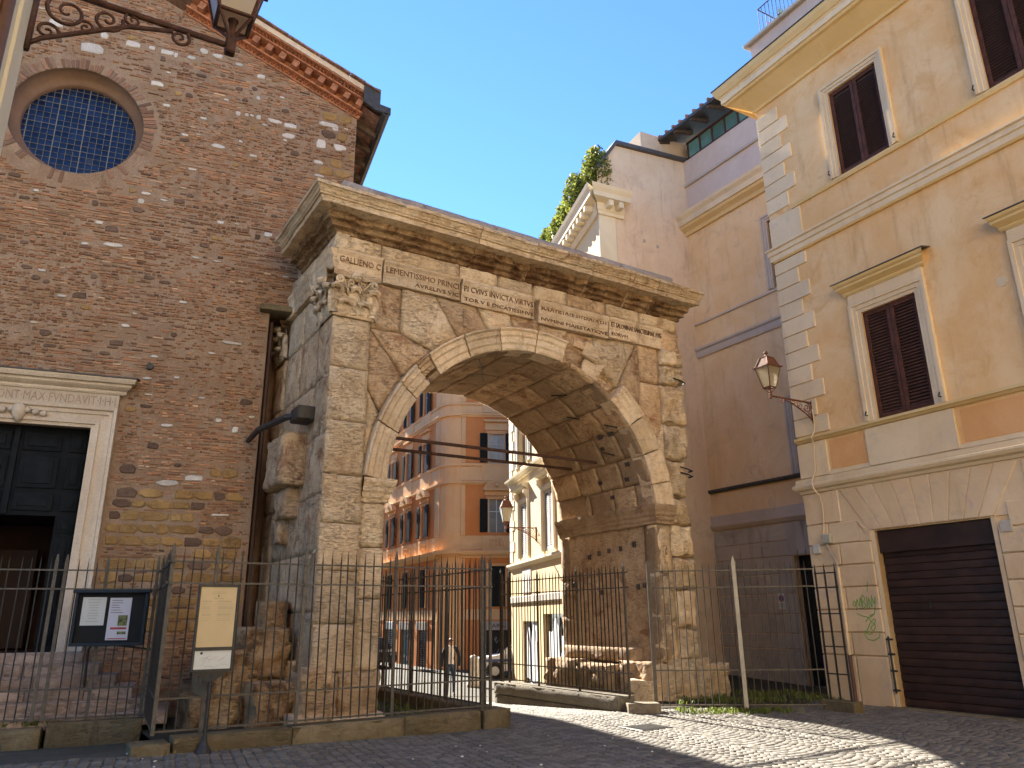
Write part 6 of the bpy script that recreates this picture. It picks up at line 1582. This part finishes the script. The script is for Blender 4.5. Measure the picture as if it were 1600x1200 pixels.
# ------------------------------------------------------------------ parked cars, bollard
def car(label, loc, yaw, paint, stripe=False):
    t = thing('parked_car', label, 'car', loc, yaw, 'cars parked in the side street')
    side = [(-2.0,.28),(-2.02,.55),(-1.95,.78),(-1.1,.92),(-.45,1.42),(.9,1.46),(1.6,1.2),(1.85,.95),(1.95,.6),(1.92,.28)]
    mb = MB(); n = len(side); ring = []
    for y, k, zz in ((-.8,.97,0),(-.84,1,0),(-.6,1,0),(.6,1,0),(.84,1,0),(.8,.97,0)):
        ring.append([(x*k, y*(1 if z < .95 else .82), z) for x, z in side])
    vs = [p for r in ring for p in r]; fs = [(i*n+j, i*n+(j+1)%n, (i+1)*n+(j+1)%n, (i+1)*n+j) for i in range(5) for j in range(n)]
    fs += [tuple(range(n-1,-1,-1)), tuple(range(5*n, 6*n))]; mb.add(vs, fs); b = mb.build('body', paint, t, smooth=False)
    for y in (-.705,.705):
        s = 1 if y > 0 else -1
        MB().prism([(-.95,.95),(-.42,1.36),(.85,1.4),(1.35,1.2),(1.45,.96)], lambda p: (p[0], y-s*.02+ (0 if p[1] > 1.2 else s*.02), p[1]), lambda p: (p[0], y+s*.012, p[1])).build('side_window', WGLASS, t)
    MB().add([(-1.08,-.62,.95),(-1.08,.62,.95),(-.47,.55,1.43),(-.47,-.55,1.43)], [(0,1,2,3)]).build('windscreen', WGLASS, t, loc=(-.012,0,.01))
    for x in (-1.25, 1.2):
        for y in (-.8, .8):
            w = MB(); w.prism([(.3*math.cos(2*math.pi*k/20), .3*math.sin(2*math.pi*k/20)) for k in range(20)], lambda p: (x+p[0], y-.1, .3+p[1]), lambda p: (x+p[0], y+.1, .3+p[1])); wo = w.build('wheel', RUBBER, t)
            MB().prism([(.18*math.cos(2*math.pi*k/14), .18*math.sin(2*math.pi*k/14)) for k in range(14)], lambda p: (x+p[0], y-.115, .3+p[1]), lambda p: (x+p[0], y+.115, .3+p[1])).build('rim', HUB, wo)
            MB().prism([(.37*math.cos(math.pi*k/12), .37*math.sin(math.pi*k/12)) for k in range(13)], lambda p: (x+p[0], y*1.058-.002, .3+p[1]), lambda p: (x+p[0], y*1.03, .3+p[1])).build('wheel_arch', INKD, t)
    for y in (-.62,.62): MB().cbox(-2.03,-1.85,y-.16,y+.16,.6,.74,.03).build('headlight', CURT, t)
    MB().cbox(-2.05,-1.9,-.4,.4,.34,.5,.02).build('grille', INKD, t)
    if stripe: MB().box(-1.9,1.85,-.856,-.842,.66,.76).build('blue_stripe', CARB, t)
    return t
car('white car with a blue stripe parked beyond the passage', (.35, 34.2, gz(0,34)), 4, CARW, True)
car('dark car parked along the shaded side of the orange palazzo', tuple(frame(OR_O, 116.3)(5.2,2.1,-.82)), 116.3, CARD)
bo = thing('stone_bollard', 'pale round-topped stone bollard in the sunlit street', 'bollard', (-1.5, 29.0, gz(-1.5,29)), 0)
MB().lathe([(.24,0),(.24,.12),(.2,.16),(.2,.85),(.17,.98),(.1,1.06),(.02,1.09)], 16).build('shaft', STONEB, bo, smooth=True)

# ------------------------------------------------------------------ unseen house added behind the camera to bounce warm sunlight
BH_YAW = -150.6
bk = frame((0,0), BH_YAW)
bo_ = Vector((math.cos(RAD(-60.6)), math.sin(RAD(-60.6)), 0))*12
back = thing('added_bounce_house', 'unseen cream plastered house added behind the camera to bounce warm light', 'house', (bo_.x, bo_.y, 0), BH_YAW)
BWIN = [(x-.55, x+.55, z, z+2.0) for x in (-11,-7.3,-3.7,0,3.7,7.3,11) for z in (1.2, 5.2, 9.2, 13.2)]
m = MB(); wall_open(m, -14, 14, -.3, 17, BWIN, 0, .2); m.box(-14, 14, .3, 8, 16.6, 17.2); m.build('wall', YELLOW, back, fix=False)
for w in BWIN:
    frame_mould(back, *w, .18, YTRIM); MB().box(w[0], w[1], .12, .14, w[2], w[3]).build('pane', WGLASS, back)
band(back, [(0,4.2),(.08,4.2),(.14,4.4),(0,4.5)], -14, 14, YTRIM); band(back, [(0,16.4),(.2,16.4),(.5,16.8),(.6,17.0),(0,17.1)], -14, 14, YTRIM, 'eaves_cornice')
